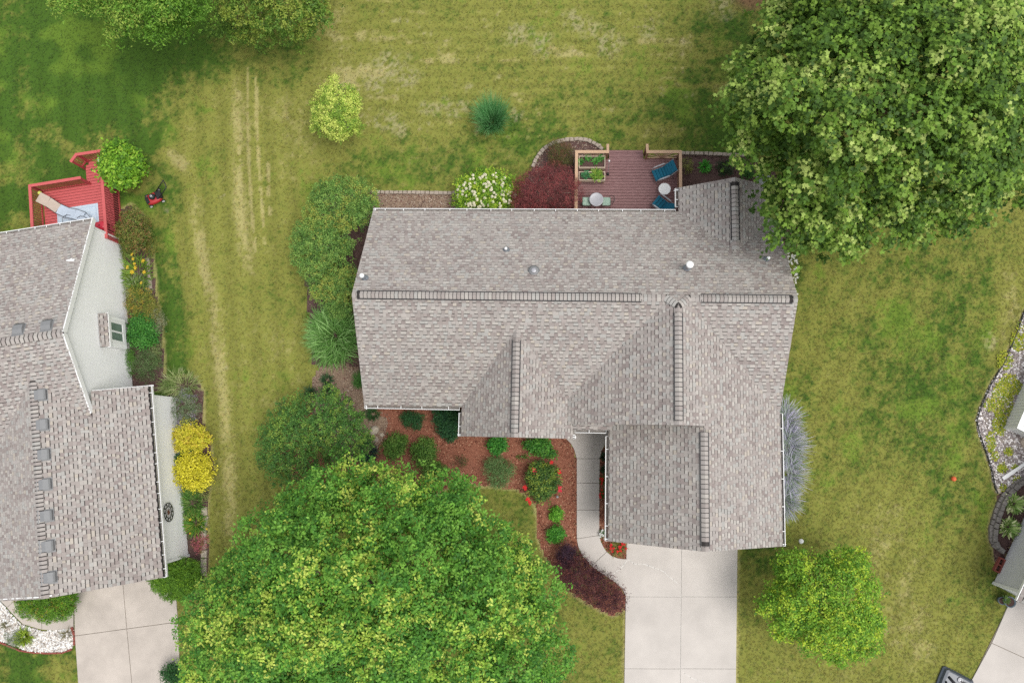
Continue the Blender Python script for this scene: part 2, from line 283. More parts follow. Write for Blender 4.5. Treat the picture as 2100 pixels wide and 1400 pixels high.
# ---------------------------------------------------------------- lawn: lush, olive and dried-out grass, plus tree shade painted in as green
def sstep(e0, e1, x): t = np.clip((x-e0)/(e1-e0), 0, 1); return t*t*(3-2*t)
def lawn_color(px, py):
    px = np.asarray(px, float); py = np.asarray(py, float); K = 1.25
    green = np.array(lin(78, 108, 42, K)); olive = np.array(lin(141, 143, 71, K)); tan = np.array(lin(182, 173, 116, K)); bright = np.array(lin(124, 152, 58, K)); bare = np.array(lin(208, 196, 166, K))
    n1 = fbm(px, py, 150, 5, 11); n2 = fbm(px, py, 46, 4, 31); n3 = fbm(px*.35, py*1.6, 40, 4, 51); n4 = fbm(px, py, 14, 3, 71); nh = fbm(px, py, 5, 2, 77)
    # dryness 0 (lush, painted tree shade) .. 1 (straw)
    dry = .43+.34*(n1-.5)+.3*(n2-.5)+.42*(n4-.5)+.45*(nh-.5)
    left = sstep(440, 210, px+.06*(py-500)+90*(n2-.5)) * sstep(60, 140, py)            # lush neighbour lawn
    dry -= .4*left*(1-.7*sstep(.42, .7, n2))
    dry -= .22*sstep(60, 20, seg_dist([(330, 480), (345, 600), (360, 700), (345, 780)], px, py))
    dry -= .2*sstep(120, 30, np.hypot((px-1190)*.5, py-250)) + .2*sstep(70, 20, seg_dist([(740, 345), (900, 330), (1080, 290)], px, py))
    dry -= .12*sstep(220, 40, np.hypot(px-1930, (py-760)*.5))
    dry -= .28*sstep(130, 40, seg_dist([(1490, 120), (1440, 200), (1480, 290)], px, py))  # the maple's shade, painted into the grass as darker green
    dry -= .28*sstep(120, 40, seg_dist([(150, 60), (400, 70), (560, 110)], px, py))  # shade of the top left trees, painted as deeper green lawn
    dry -= .15*sstep(60, 20, np.hypot(px-1565, py-1150))  # young tree's shade painted into the lawn colour
    dry += .1*sstep(330, 100, np.hypot((px-900)*.6, py-120)) + .14*sstep(330, 520, px)*sstep(820, 560, px)
    dry += .1*sstep(300, 60, np.hypot(px-1800, (py-1330)*.7)); dry -= .26*sstep(560, 300, px)*sstep(280, 120, py)  # last term paints more tree shade into the top left lawn
    for pl, wd, a in (([(345, 310), (385, 350), (400, 430), (421, 560), (437, 620), (450, 750), (460, 850), (470, 960), (474, 1100)], 17, .34),
                      ([(488, 160), (488, 300), (490, 400), (503, 505), (508, 560)], 17, .32), ([(360, 470), (380, 560), (398, 680)], 12, .25),
                      ([(430, 210), (395, 260), (370, 330)], 26, .18), ([(2065, 560), (2075, 640), (2045, 730)], 24, .3), ([(1840, 990), (1830, 1200), (1880, 1330)], 60, .16),
                      ([(655, 60), (700, 30)], 30, .2)):
        d = seg_dist(pl, px, py); dry += a*sstep(wd*1.5, wd*.25, d+26*(n4-.5)+24*(n2-.5))*(.2+1.5*n2)
    for pl in ([(489, 190), (490, 300), (493, 400), (503, 500)], [(508, 140), (508, 220), (509, 300), (515, 420), (524, 515)], [(526, 150), (527, 260), (531, 340), (538, 430), (543, 500)], [(550, 335), (551, 400), (554, 440)]):
        d = seg_dist(pl, px, py); dry += .95*sstep(4.2, 1.2, d+2*(nh-.5))*sstep(.22, .5, n4)
    stri = sstep(.6, .74, n3)*sstep(380, 180, py)*sstep(640, 760, px)*sstep(1560, 1440, px); dry += .3*stri*n4*2
    c = green+(olive-green)*sstep(.08, .52, dry)[..., None]
    c = c+(tan-c)*(.85*sstep(.6, 1.05, dry))[..., None]
    br = sstep(.55, .75, fbm(px, py, 70, 3, 91))*sstep(.6, .3, dry); c = c+(bright-c)*(.55*br)[..., None]
    band = .07*np.sin((py+6*n2)/11.5*3.14159)*sstep(700, 800, px)*sstep(1500, 1350, px)*sstep(340, 260, py)+.08*np.sin((px-.05*py+8*n2)/23*3.14159)*sstep(660, 600, px)*sstep(90, 160, py)
    band = band+.075*np.sin((px*.86+py*.42+8*n2)/26*3.14159)*sstep(1600, 1680, px)*sstep(480, 560, py)
    c = c*(1+band)[..., None]
    sp = np.zeros_like(px)
    for x, y, r in ((800, 250, 22), (822, 262, 16), (775, 252, 12), (800, 140, 34), (835, 160, 26), (770, 175, 24), (870, 225, 14), (895, 222, 14), (915, 215, 12), (950, 220, 12), (930, 232, 12), (960, 180, 9), (1180, 45, 26), (1210, 60, 20), (1110, 90, 24), (1060, 70, 26), (985, 265, 14), (1060, 232, 14), (370, 758, 5), (463, 753, 5), (455, 400, 7), (1075, 1002, 6), (1480, 15, 30), (700, 180, 14), (1250, 90, 28), (1330, 60, 24), (345, 430, 7), (2030, 700, 16)):
        sp = np.maximum(sp, sstep(r*1.4, r*.3, np.hypot(px-x, py-y)+r*1.3*(n4-.5)+r*.8*(n2-.5)))
    sp = np.maximum(sp*sstep(.38, .6, nh), .9*sstep(.66, .78, n4*.6+nh*.4)*sstep(500, 150, py)*sstep(640, 760, px)*sstep(1480, 1400, px)*sstep(.44, .6, n2))
    c = c+(bare-c)*(.32*sp)[..., None]
    c = c+(np.array(lin(132, 100, 78, K))-c)*(.9*sstep(46, 14, np.hypot((px-1545)*.7, py+8)+20*(n2-.5)))[..., None]
    edge = np.zeros_like(px)                                                     # trimmed dry rim along beds and slabs
    for pl in (BED_FRONT, BED_R, GRAVEL_R, BED_NB, DRIVE): edge = np.maximum(edge, sstep(7, 2, seg_dist(pl, px, py, True)+5*(n4-.5)))
    return c+(tan*1.05-c)*(.75*edge)[..., None]
gx = np.arange(-140, 2244, 4.); gy = np.arange(-140, 1544, 4.); GX, GY = np.meshgrid(gx, gy)
lv = PV(GX, GY, 0.0); lv[..., 2] = -.012*fbm(GX, GY, 40, 3, 5)
nyg, nxg = GX.shape; ii = np.arange(nyg*nxg).reshape(nyg, nxg)
lf = np.stack([ii[1:, :-1], ii[1:, 1:], ii[:-1, 1:], ii[:-1, :-1]], -1).reshape(-1, 4)
tag(finish(bpy.data.objects.new('lawn', np_mesh('lawn', lv.reshape(-1, 3), lf, M['lawn'], lawn_color(GX, GY).reshape(-1, 3)*.95))), kind='structure')
tag(MB().add([(-600, -600, -.06), (600, -600, -.06), (600, 600, -.06), (-600, 600, -.06)], [(0, 1, 2, 3)]).build('ground', M['grassgreen_base']), kind='structure')
def scatter(name, pts, cols, proto, mt, label, cat, smin=.6, smax=1.4, tilt=.15):
    me = bpy.data.meshes.new(name+'_points'); me.vertices.add(len(pts)); me.vertices.foreach_set('co', np.asarray(pts, np.float32).ravel())
    at = me.attributes.new('col', 'FLOAT_COLOR', 'POINT'); c4 = np.ones((len(pts), 4), np.float32); c4[:, :3] = cols; at.data.foreach_set('color', c4.ravel())
    at = me.attributes.new('rot', 'FLOAT_VECTOR', 'POINT'); r = np.stack([RNG.normal(0, tilt, len(pts)), RNG.normal(0, tilt, len(pts)), RNG.random(len(pts))*6.283], -1).astype(np.float32); at.data.foreach_set('vector', r.ravel())
    at = me.attributes.new('siz', 'FLOAT', 'POINT'); at.data.foreach_set('value', RNG.uniform(smin, smax, len(pts)).astype(np.float32))
    o = tag(finish(bpy.data.objects.new(name, me)), label, cat, kind='stuff')
    po = bpy.data.objects.new(name+'_piece', proto); 
    g = bpy.data.node_groups.new(name+'_scatter', 'GeometryNodeTree')
    g.interface.new_socket('Geometry', in_out='INPUT', socket_type='NodeSocketGeometry'); g.interface.new_socket('Geometry', in_out='OUTPUT', socket_type='NodeSocketGeometry')
    i = g.nodes.new('NodeGroupInput'); u = g.nodes.new('NodeGroupOutput'); ip = g.nodes.new('GeometryNodeInstanceOnPoints')
    oi = g.nodes.new('GeometryNodeObjectInfo'); oi.inputs['Object'].default_value = po
    ra = g.nodes.new('GeometryNodeInputNamedAttribute'); ra.data_type = 'FLOAT_VECTOR'; ra.inputs[0].default_value = 'rot'
    sa = g.nodes.new('GeometryNodeInputNamedAttribute'); sa.data_type = 'FLOAT'; sa.inputs[0].default_value = 'siz'
    g.links.new(i.outputs[0], ip.inputs['Points']); g.links.new(oi.outputs['Geometry'], ip.inputs['Instance'])
    g.links.new(ra.outputs[0], ip.inputs['Rotation']); g.links.new(sa.outputs[0], ip.inputs['Scale']); g.links.new(ip.outputs[0], u.inputs[0])
    o.modifiers.new('scatter', 'NODES').node_group = g
    return o
_b = MB(); _r = random.Random(3)
for k in range(9):
    a = _r.uniform(0, 6.28); q = _r.uniform(0, .035); x, y = q*math.cos(a), q*math.sin(a); a2 = _r.uniform(0, 6.28); L = _r.uniform(.03, .07); ht = _r.uniform(.008, .03); wd = _r.uniform(.006, .011)
    dx, dy = math.cos(a2), math.sin(a2)
    _b.add([(x-dy*wd, y+dx*wd, 0), (x+dy*wd, y-dx*wd, 0), (x+dx*L, y+dy*L, ht)], [(0, 1, 2)])
NG = 250000
gpx = RNG.uniform(-120, 2220, NG); gpy = RNG.uniform(-120, 1520, NG); keep = np.ones(NG, bool)
for pl in EXCL: keep &= ~in_poly(pl, gpx, gpy)
gpx, gpy = gpx[keep], gpy[keep]; gc = lawn_color(gpx, gpy); gc = gc*1.06*RNG.uniform(.72, 1.36, (len(gc), 1))*np.stack([RNG.uniform(.9, 1.12, len(gc)), np.ones(len(gc)), RNG.uniform(.8, 1.2, len(gc))], -1)
gp = PV(gpx, gpy, 0.0)
scatter('grass', gp, gc, _b.mesh('grass_tuft', M['blade']), M['blade'], 'mown lawn grass with dry straw streaks, lush green patches and painted tree shade', 'grass', .55, 1.15, .15)

# ---------------------------------------------------------------- beds
def sheet(name, poly, z, m, bumpy=.03):
    pts = [P(x, y, z) for x, y in poly]
    xs = [q[0] for q in pts]; ys = [q[1] for q in pts]; st = .16
    X, Y = np.meshgrid(np.arange(min(xs)-st, max(xs)+2*st, st), np.arange(min(ys)-st, max(ys)+2*st, st))
    pl = [(q[0], q[1]) for q in pts]; ins = in_poly(pl, X, Y); d = seg_dist(pl, X, Y, True)
    mask = ins | (d < st*.55)
    Z = z+np.where(ins, bumpy*np.clip(d/.4, 0, 1)*(.4+1.2*fbm(X, Y, .5, 3, 8)), -.004)
    idx = -np.ones(X.shape, int); idx[mask] = np.arange(mask.sum()); q = np.stack([idx[:-1, :-1], idx[:-1, 1:], idx[1:, 1:], idx[1:, :-1]], -1).reshape(-1, 4)
    q = q[(q >= 0).all(1)]
    return tag(finish(bpy.data.objects.new(name, np_mesh(name, np.stack([X, Y, Z], -1)[mask], q, m))), kind='structure')
sheet('planting_bed', BED_FRONT, .010, M['mulch_red']); sheet('planting_bed', BED_GREY, .030, M['mulch_grey'], .03); sheet('planting_bed', BED_LEFT, .006, M['mulch_brown'])
sheet('planting_bed', BED_BACK, .012, M['mulch_grey']); sheet('planting_bed', BED_ROUND, .018, M['mulch_brown']); sheet('planting_bed', BED_RIGHT, .010, M['mulch_brown'])
sheet('planting_bed', BED_GARAGE, .010, M['mulch_red']); sheet('planting_bed', BED_NB, .010, M['mulch_brown']); sheet('gravel_bed', GRAVEL_NB, .012, M['gravel_bed'], .03)
sheet('gravel_bed', GRAVEL_R, .010, M['gravel_bed'], .03); sheet('planting_bed', BED_R, .016, M['mulch_brown'], .06)
def chips(name, polys, n, pal, size, label, cat, z=.03, block=(), flat=.35):
    pts = []; 
    for poly, k in zip(polys, n):
        xs = [q[0] for q in poly]; ys = [q[1] for q in poly]; x = RNG.uniform(min(xs), max(xs), k*3); y = RNG.uniform(min(ys), max(ys), k*3)
        ok = in_poly(poly, x, y) & (x > -60) & (x < 2160) & (y < 1460)
        for b in block: ok &= ~in_poly(b, x, y)
        pts.append(PV(x[ok][:k], y[ok][:k], z))
    pts = np.concatenate(pts); pts[:, 2] += RNG.uniform(-.005, .015, len(pts))
    pal = np.array([lin(*c) for c in pal]); cols = pal[RNG.integers(0, len(pal), len(pts))]*RNG.uniform(.75, 1.25, (len(pts), 1))
    sx, sy, sz = size; b = MB(); b.add([(-sx, 0, 0), (-sx*.3, -sy, 0), (sx*.7, -sy*.8, 0), (sx, .2*sy, 0), (sx*.2, sy, 0), (-sx*.7, sy*.7, 0), (0, 0, sz)], [(i, (i+1) % 6, 6) for i in range(6)])
    scatter(name, pts, cols, b.mesh(name+'_piece', M['stuff']), M['stuff'], label, cat, .5, 1.5, flat)
chips('mulch', [BED_FRONT, BED_GARAGE], (16000, 1600), [(150, 92, 70), (120, 70, 54), (176, 120, 96), (205, 160, 130), (104, 62, 50)], (.045, .014, .015), 'red brown shredded bark mulch covering the front beds', 'mulch', block=[BED_GREY])
chips('mulch', [BED_GREY, BED_BACK, BED_ROUND], (3500, 2600, 2400), [(150, 128, 110), (120, 98, 88), (182, 160, 142), (196, 180, 164), (120, 80, 76)], (.035, .016, .016), 'faded grey brown mulch in the side and back beds', 'mulch', .045)
chips('mulch', [BED_RIGHT, BED_LEFT, BED_NB, BED_R], (3000, 2200, 3500, 1500), [(84, 62, 58), (108, 82, 76), (64, 48, 46), (150, 124, 112)], (.04, .014, .015), 'dark brown bark mulch behind the deck and along the walls', 'mulch')
chips('gravel', [GRAVEL_NB], (3800,), [(244, 240, 234), (226, 220, 212), (250, 250, 250), (200, 190, 180)], (.04, .035, .03), 'white landscape gravel beside the left driveway', 'gravel', .035, flat=.3)
chips('gravel', [GRAVEL_R], (6500,), [(226, 218, 214), (196, 186, 184), (244, 240, 238), (160, 150, 150), (140, 128, 124)], (.045, .04, .035), 'pale mixed gravel along the right neighbour wall', 'gravel', .035, block=[[(2060, 877), (2200, 600), (2300, 900)]], flat=.3)

# ---------------------------------------------------------------- concrete
def slab(parent, poly, z=.05, m='concrete', gap=0.0):
    pts = [P(x, y, z)[:2] for x, y in poly]
    b = MB().prism(pts, -.05, z); return b.build('slab', M[m], parent)
def plane_root(name, label=None, kind='structure'):
    me = bpy.data.meshes.new(name); o = finish(bpy.data.objects.new(name, me)); return tag(o, kind=kind)
def rootslab(name, poly, z, m):
    b = MB().prism([P(x, y, z)[:2] for x, y in poly], -.06, z); return tag(b.build(name, M[m]), kind='structure')
dr = rootslab('driveway', [(1287, 1062), (1512, 1062), (1507, 1500), (1280, 1500)], .02, 'joint_white')
xs = lambda x0, x1, y: x0+(x1-x0)*(y-1062)/438
for (a0, a1, b0, b1) in ((1286, 1279, 1397.2, 1393.2), (1398.8, 1394.8, 1513, 1508)):
    for y0, y1 in ((1062, 1222), (1223.2, 1369.6), (1370.6, 1500)):
        slab(dr, [(xs(a0, a1, y0), y0), (xs(b0, b1, y0), y0+.6), (xs(b0, b1, y1), y1+.6), (xs(a0, a1, y1), y1)])
def strip(name, pl, wpx, z, m, parent, h=.004):
    b = MB(); pts = [Vector(P(x, y, z)) for x, y in pl]
    for i in range(len(pts)-1):
        d = (pts[i+1]-pts[i]).normalized(); n = Vector((-d.y, d.x, 0))*wpx/42/2*random.uniform(.6, 1.3); e = d*.01
        b.hexa([pts[i]-n-e, pts[i+1]-n+e, pts[i+1]+n+e, pts[i]+n-e], [q+Vector((0, 0, h)) for q in (pts[i]-n-e, pts[i+1]-n+e, pts[i+1]+n+e, pts[i]+n-e)])
    return b.build(name, M[m], parent)
strip('crack_repair', [(1288, 1147), (1294, 1150), (1299, 1155), (1307, 1156), (1318, 1155), (1330, 1159), (1342, 1164), (1353, 1167), (1362, 1172), (1372, 1182), (1381, 1188), (1389, 1195)], 1.7, .0505, 'joint_white', dr)
strip('crack_repair', [(1396, 1371), (1404, 1380), (1416, 1388), (1430, 1394), (1446, 1399)], 1., .0505, 'joint_white', dr)
wk = rootslab('walkway', WALK_L+WALK_R[::-1], .022, 'joint_dark')
cuts = [(0, 0), (5, 5), (6, 6), (7, 7), (8, 8), (11, 11), (15, 15)]
for (i0, j0), (i1, j1) in zip(cuts, cuts[1:]):
    l = WALK_L[i0:i1+1]; r = WALK_R[j0:j1+1]; e = .45
    def inset(a, b, k): d = math.hypot(b[0]-a[0], b[1]-a[1]); return (a[0]+(b[0]-a[0])*k/d, a[1]+(b[1]-a[1])*k/d)
    l = [inset(l[0], l[1], e)]+l[1:-1]+[inset(l[-1], l[-2], e)]; r = [inset(r[0], r[1], e)]+r[1:-1]+[inset(r[-1], r[-2], e)]
    slab(wk, l+r[::-1], .052)
strip('crack_repair', [(1252, 1184), (1262, 1172), (1272, 1166), (1280, 1157), (1286, 1148)], 1.4, .0525, 'joint_white', wk)
dn = rootslab('driveway', DRIVE_NB, .022, 'joint_dark')
for poly in ([(151, 1150), (247.5, 1150), (259.3, 1288), (153.5, 1302.5)], [(248.7, 1150), (330, 1150), (361, 1226), (364, 1274), (260.5, 1288)], [(153.6, 1303.7), (259.4, 1289.2), (279, 1500), (168, 1500)], [(260.6, 1289.2), (364, 1275.2), (374, 1500), (280.2, 1500)]):
    slab(dn, poly, .05, 'concrete_old')
wn = rootslab('walkway', WALK_NB, .02, 'joint_dark')
for poly in ([(-60, 1180), (30, 1180), (36, 1226), (14, 1244), (0, 1230), (-60, 1226)], [(31, 1180), (85, 1180), (85, 1290), (47, 1279), (22, 1254), (14.8, 1244.7), (37, 1226)], [(86, 1180), (150.5, 1190), (150, 1287), (118, 1292), (86, 1290)]): slab(wn, poly, .05, 'concrete_old')
d3 = rootslab('driveway', DRIVE_R, .022, 'joint_dark')
for poly in ([(2072, 1233), (2180, 1233), (2260, 1420), (2034.6, 1317.5), (2064, 1250)], [(2034, 1318.6), (2260, 1421.4), (2300, 1520), (1935, 1520), (1990, 1400)]): slab(d3, poly, .05)

# ---------------------------------------------------------------- houses
TONES = [lin(*c) for c in ((187, 181, 174), (179, 172, 166), (175, 168, 163), (163, 153, 148), (154, 143, 139), (188, 179, 168), (178, 175, 170), (168, 159, 154))]
TONE_W = np.array([.2, .2, .16, .13, .08, .05, .1, .08]); TONE_W /= TONE_W.sum()
EXPO = .163
def clip_convex(poly, clip):
    out = poly; n = len(clip)
    for i in range(n):
        a, b = clip[i], clip[(i+1) % n]; src = out; out = []
        if not src: return []
        sd = lambda q: (b[0]-a[0])*(q[1]-a[1])-(b[1]-a[1])*(q[0]-a[0])
        for j in range(len(src)):
            p, q = src[j], src[(j+1) % len(src)]; sp, sq = sd(p), sd(q)
            if sp >= 0: out.append(p)
            if (sp >= 0) != (sq >= 0):
                t = sp/(sp-sq); out.append((p[0]+(q[0]-p[0])*t, p[1]+(q[1]-p[1])*t))
    return out
class Roof:
    """accumulates deck planes and shingles of one house; plan coordinates in the house frame F"""
    def __init__(s, F, seed): s.F = F; s.rng = np.random.default_rng(seed); s.deck = MB(F); s.v = []; s.f = []; s.c = []; s.cand = []
    def slope(s, poly, up, ref, z0, pitch, shingle=True, expo=EXPO, th=.14):
        up = Vector((up[0], up[1], 0)).normalized(); al = Vector((up.y, -up.x, 0)); ref = Vector((ref[0], ref[1], 0))
        cs = 1/math.sqrt(1+pitch*pitch); vd = Vector((up.x*cs, up.y*cs, pitch*cs)); nr = al.cross(vd)
        if nr.z < 0: nr = -nr; 
        st = [((Vector((x, y, 0))-ref).dot(al), (Vector((x, y, 0))-ref).dot(up)/cs) for x, y in poly]
        ar = sum(st[i][0]*st[(i+1) % len(st)][1]-st[(i+1) % len(st)][0]*st[i][1] for i in range(len(st)))
        if ar < 0: st = st[::-1]
        o = Vector((ref.x, ref.y, z0))
        W = lambda a, t, h: o+al*a+vd*t+nr*h
        n = len(st); top = [W(a, t, 0) for a, t in st]; bot = [q-Vector((0, 0, th)) for q in top]
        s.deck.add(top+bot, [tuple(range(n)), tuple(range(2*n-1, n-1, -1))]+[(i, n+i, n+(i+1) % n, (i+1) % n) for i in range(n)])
        if not shingle: return
        a0 = min(q[0] for q in st); a1 = max(q[0] for q in st); t0 = min(q[1] for q in st); t1 = max(q[1] for q in st)
        r = s.rng; k0 = math.floor(t0/expo)-1; 
        for k in range(k0, int(t1/expo)+1):
            a = a0-r.random()*.5; big = bool(r.random() < .5)
            while a < a1:
                wd = float(r.choice([.10, .13, .155, .18, .21, .25], p=[.12, .24, .26, .2, .12, .06])); big = not big if r.random() < .93 else big
                raised = big; tone = int(r.choice([0, 1, 2, 5, 6, 3], p=[.3, .24, .18, .1, .12, .06]) if raised else r.choice([1, 2, 3, 4, 7, 6], p=[.14, .16, .22, .14, .24, .1]))
                L = expo-(.034 if raised else .003); tb = k*expo+(expo-L)
                rect = [(a+.002, tb), (a+wd-.002, tb), (a+wd-.002, (k+1)*expo), (a+.002, (k+1)*expo)]
                pl = clip_convex(rect, st)
                if len(pl) >= 3:
                    h0, h1 = (.016, .010) if raised else (.009, .005)
                    br = float(r.uniform(.92, 1.08)); rec = (a, tb, wd, L, tone, h0, h1, br, o, al, vd, nr)
                    whole = len(pl) == 4 and abs(sum(q[0] for q in pl)-sum(q[0] for q in rect)) < 1e-6 and abs(sum(q[1] for q in pl)-sum(q[1] for q in rect)) < 1e-6
                    base = len(s.v); m = len(pl)
                    tp = [W(q[0], q[1], h0+(h1-h0)*(q[1]-tb)/L) for q in pl]; bt = [W(q[0], q[1], -.004) for q in pl]
                    s.cand.append((whole, rec, base, m, len(s.f), W(a+wd/2, tb+L/2, 0)))
                    s.v += tp+bt; s.f.append(([base+i for i in range(m)], [(base+m+i, base+m+(i+1) % m, base+(i+1) % m, base+i) for i in range(m)]))
                    c = tuple(x*br for x in TONES[tone]); s.c += [c]*(2*m)
                a += wd
    def build(s, root, score, n=300):
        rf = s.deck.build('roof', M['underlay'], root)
        cand = sorted([c for c in s.cand if c[0] and score(c[5]) is not None], key=lambda c: score(c[5]))[:n]
        take = {c[4] for c in cand}; mc = {}
        for c in cand:
            a, tb, wd, L, tone, h0, h1, br, o, al, vd, nr = c[1]; key = (round(wd, 2), tone, h0)
            if key not in mc:
                v = [(-wd/2+.002, 0, h0), (wd/2-.002, 0, h0), (wd/2-.002, L, h1), (-wd/2+.002, L, h1)]; v += [(x, y, -.004) for x, y, _ in v]
                mc[key] = np_mesh('shingle', v, [(0, 1, 2, 3), (4, 5, 1, 0), (5, 6, 2, 1), (6, 7, 3, 2), (7, 4, 0, 3)], M['shingle'], [TONES[tone]]*8); mc[key].shade_flat()
            q = o+al*(a+wd/2)+vd*tb; R = Matrix(((al.x, vd.x, nr.x, q.x), (al.y, vd.y, nr.y, q.y), (al.z, vd.z, nr.z, q.z), (0, 0, 0, 1)))
            finish(bpy.data.objects.new('shingle', mc[key]), rf, s.F @ R)
        faces = []; 
        for i, (t, sds) in enumerate(s.f):
            if i in take: continue
            faces.append(tuple(t)); faces += sds
        used = sorted({i for f in faces for i in f}); mp = {j: i for i, j in enumerate(used)}
        me = bpy.data.meshes.new('shingles'); me.from_pydata([s.F @ s.v[i] for i in used], [], [tuple(mp[i] for i in f) for f in faces])
        at = me.attributes.new('col', 'FLOAT_COLOR', 'POINT'); at.data.foreach_set('color', np.array([(*s.c[i], 1) for i in used], np.float32).ravel())
        me.materials.append(M['shingle']); tag(finish(bpy.data.objects.new('shingles', me), rf), kind='stuff')
        return rf
CAPM = {}
def cap_mesh(tone, dz, hw, ln):
    k = (tone, round(dz, 2), hw, ln)
    if k not in CAPM:
        prof = [(-hw, -dz*hw), (-hw*.55, -dz*hw*.5), (0, 0), (hw*.55, -dz*hw*.5), (hw, -dz*hw)]
        v = [(x, 0, z+.022) for x, z in prof]+[(x, ln, z+.008) for x, z in prof]+[(x, 0, z-.004) for x, z in prof]
        CAPM[k] = np_mesh('ridge_cap', v, [(i, i+1, i+6, i+5) for i in range(4)]+[(i+10, i+11, i+1, i) for i in range(4)], M['shingle'], [tuple(c*1.02 for c in TONES[tone])]*len(v)); CAPM[k].shade_flat()
    return CAPM[k]
def ridge_caps(F, rf, a, b, slope, vent=None, step=.19, lift=0., hw=.145, gap=.026):
    """folded cap shingles from a to b along a ridge; vent=(start,end) as distance range of the black-edged ridge vent"""
    a, b = Vector(a), Vector(b); d = (b-a); n = max(1, int(d.length/step)); d.normalize(); x = d.cross(Vector((0, 0, 1))).normalized(); z = x.cross(d)
    for i in range(n):
        s = i*step; v = vent and vent[0] <= s < vent[1]
        q = a+d*s+z*((.045 if v else .012)+lift); R = Matrix(((x.x, d.x, z.x, q.x), (x.y, d.y, z.y, q.y), (x.z, d.z, z.z, q.z), (0, 0, 0, 1)))
        finish(bpy.data.objects.new('ridge_cap', cap_mesh(random.choice((0, 1, 1, 2, 2, 2, 6, 7)), slope, hw, step-gap)), rf, F @ R)
    bs = MB(F)
    for s0, s1, l_, mm in ([(0, (b-a).length, .004, 0)] if not vent else [(0, vent[0], .004, 0), (vent[0], vent[1], .036, 1), (vent[1], (b-a).length, .004, 0)]):
        p0, p1 = a+d*s0+z*(l_+lift), a+d*s1+z*(l_+lift); w_ = x*hw*.97; dn = z*(-slope*hw*.97)
        bs.add([p0-w_+dn, p0, p0+w_+dn, p1-w_+dn, p1, p1+w_+dn], [(0, 1, 4, 3), (1, 2, 5, 4)])
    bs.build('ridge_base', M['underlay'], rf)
    if vent:
        o = MB(F)
        for sx in (-1, 1):
            e = x*sx*(hw+.018)+z*(-slope*hw*.98+.03); o.beam(a+d*vent[0]+e, a+d*vent[1]+e, .042, .05)
        for s in vent: o.beam(a+d*s-x*hw*.9+z*.01, a+d*s+x*hw*.9+z*.0, .014, .03)
        o.build('ridge_vent', M['black'], rf)
def gutter(F, root, a, b, out, ends=(0, 0), step=.95):
    """trough along an eave from a to b (plan points + z), out = outward direction"""
    a, b, o = Vector(a), Vector(b), Vector((out[0], out[1], 0)).normalized(); a = a-o*.12; b = b-o*.12; up = Vector((0, 0, 1)); m = MB(F)
    def rail(off, dz, wd, h): m.beam(a+o*off+up*dz, b+o*off+up*dz, wd, h)
    rail(.125, -.05, .026, .13)
    for q in (a, b): m.beam(q+up*-.055, q+o*.135+up*-.055, .012, .115)
    g = m.build('gutter', M['white'], root); MB(F).beam(a+o*.06+up*-.1, b+o*.06+up*-.1, .10, .02).build('trough', M['stone_grey'], g)
    l = (b-a).length; n = max(1, int(l/step)); d = (b-a).normalized()
    for i in range(n):
        q = a+d*(l*(i+.5)/n+random.uniform(-.1, .1)); MB(F).beam(q+up*.004-o*.03, q+o*.125+up*.004, .028, .012).build('hanger', M['white'], g)
    return g

# --- main house
PM, HE = .6529, 2.75
FM = frame(0, 0, 0, -.0219)
hc = FM @ Vector((1, 4, 0))
mh = thing('main_house', tuple(hc), 'single storey house with large grey brown shingle roof in the middle', 'house', rz=-.0219)
R1 = Roof(FM, 5)
uL, uR, vB, vF, gL, gR, gF = -8.515, 9.387, 10.2345, 1.2105, 2.0535, 9.51, -4.18
vm = (vB+vF)/2; hr = HE+PM*(vB-vF)/2; gm = (gL+gR)/2; gh = HE+PM*(gR-gL)/2; mu = 4.68; mhgt = HE+PM*(gR-mu); dd = (mhgt-hr)/PM
sL, sc, sP = -4.32, -1.77, .843; sh = HE+sP*(sc-sL); sR = sc+(sc-sL); bc, bw, bB = 7.328, 2.2735, 11.213
E_ = .12
R1.slope([(uL, vF+E_), (uR, vF+E_), (uR, vm), (uL, vm)], (0, 1), (0, vF), HE, PM)
R1.slope([(uL, vB-E_), (uR, vB-E_), (uR, vm), (uL, vm)], (0, -1), (0, vB), HE, PM)
R1.slope([(mu-dd, vm), (mu+dd, vm), (mu, vm-dd)], (0, -1), (0, vB), HE, PM)
R1.slope([(.36, .68), (mu, .68), (mu, vm-dd), (mu-dd, vm), (.36, vm)], (1, 0), (mu-(mhgt-HE)/PM, 0), HE, PM)
R1.slope([(mu, .68), (gR-E_, .68), (gR-E_, 1.41), (5.08, vm), (mu+dd, vm), (mu, vm-dd)], (-1, 0), (gR, 0), HE, PM)
R1.slope([(gm, gF), (gR-E_, gF), (gR-E_, .68), (gm, .68)], (-1, 0), (gR, 0), HE, PM)
R1.slope([(gL+E_, gF), (gm, gF), (gm, 1.0), (gL+E_, 1.0)], (1, 0), (gL, 0), HE, PM)
R1.slope([(.62, .34+E_), (gL+E_, .34+E_), (gL+.75, 1.09), (.62, 1.09)], (0, 1), (0, .34), HE, PM)
R1.slope([(sL+E_, .065), (sc, .065), (sc, 4.6), (sL+E_, 1.3)], (1, 0), (sL, 0), HE, sP)
R1.slope([(sc, .065), (.62, .065), (.62, 1.6), (sc, 4.6)], (-1, 0), (sR, 0), HE, sP)
R1.slope([(bc-bw+E_, bB), (bc, bB), (bc, 7.86), (bc-bw+E_, 10.02)], (1, 0), (bc-bw, 0), HE, PM)
R1.slope([(bc, bB), (bc+bw, bB), (bc+bw, 10.14), (bc, 7.86)], (-1, 0), (bc+bw, 0), HE, PM)
rf1 = R1.build(mh, lambda q: abs(q.x-7.2)+abs(q.y+1.2))
ridge_caps(FM, rf1, (uR-.02, vm, hr), (5.35, vm, hr), PM, (.18, 3.75), step=.16)
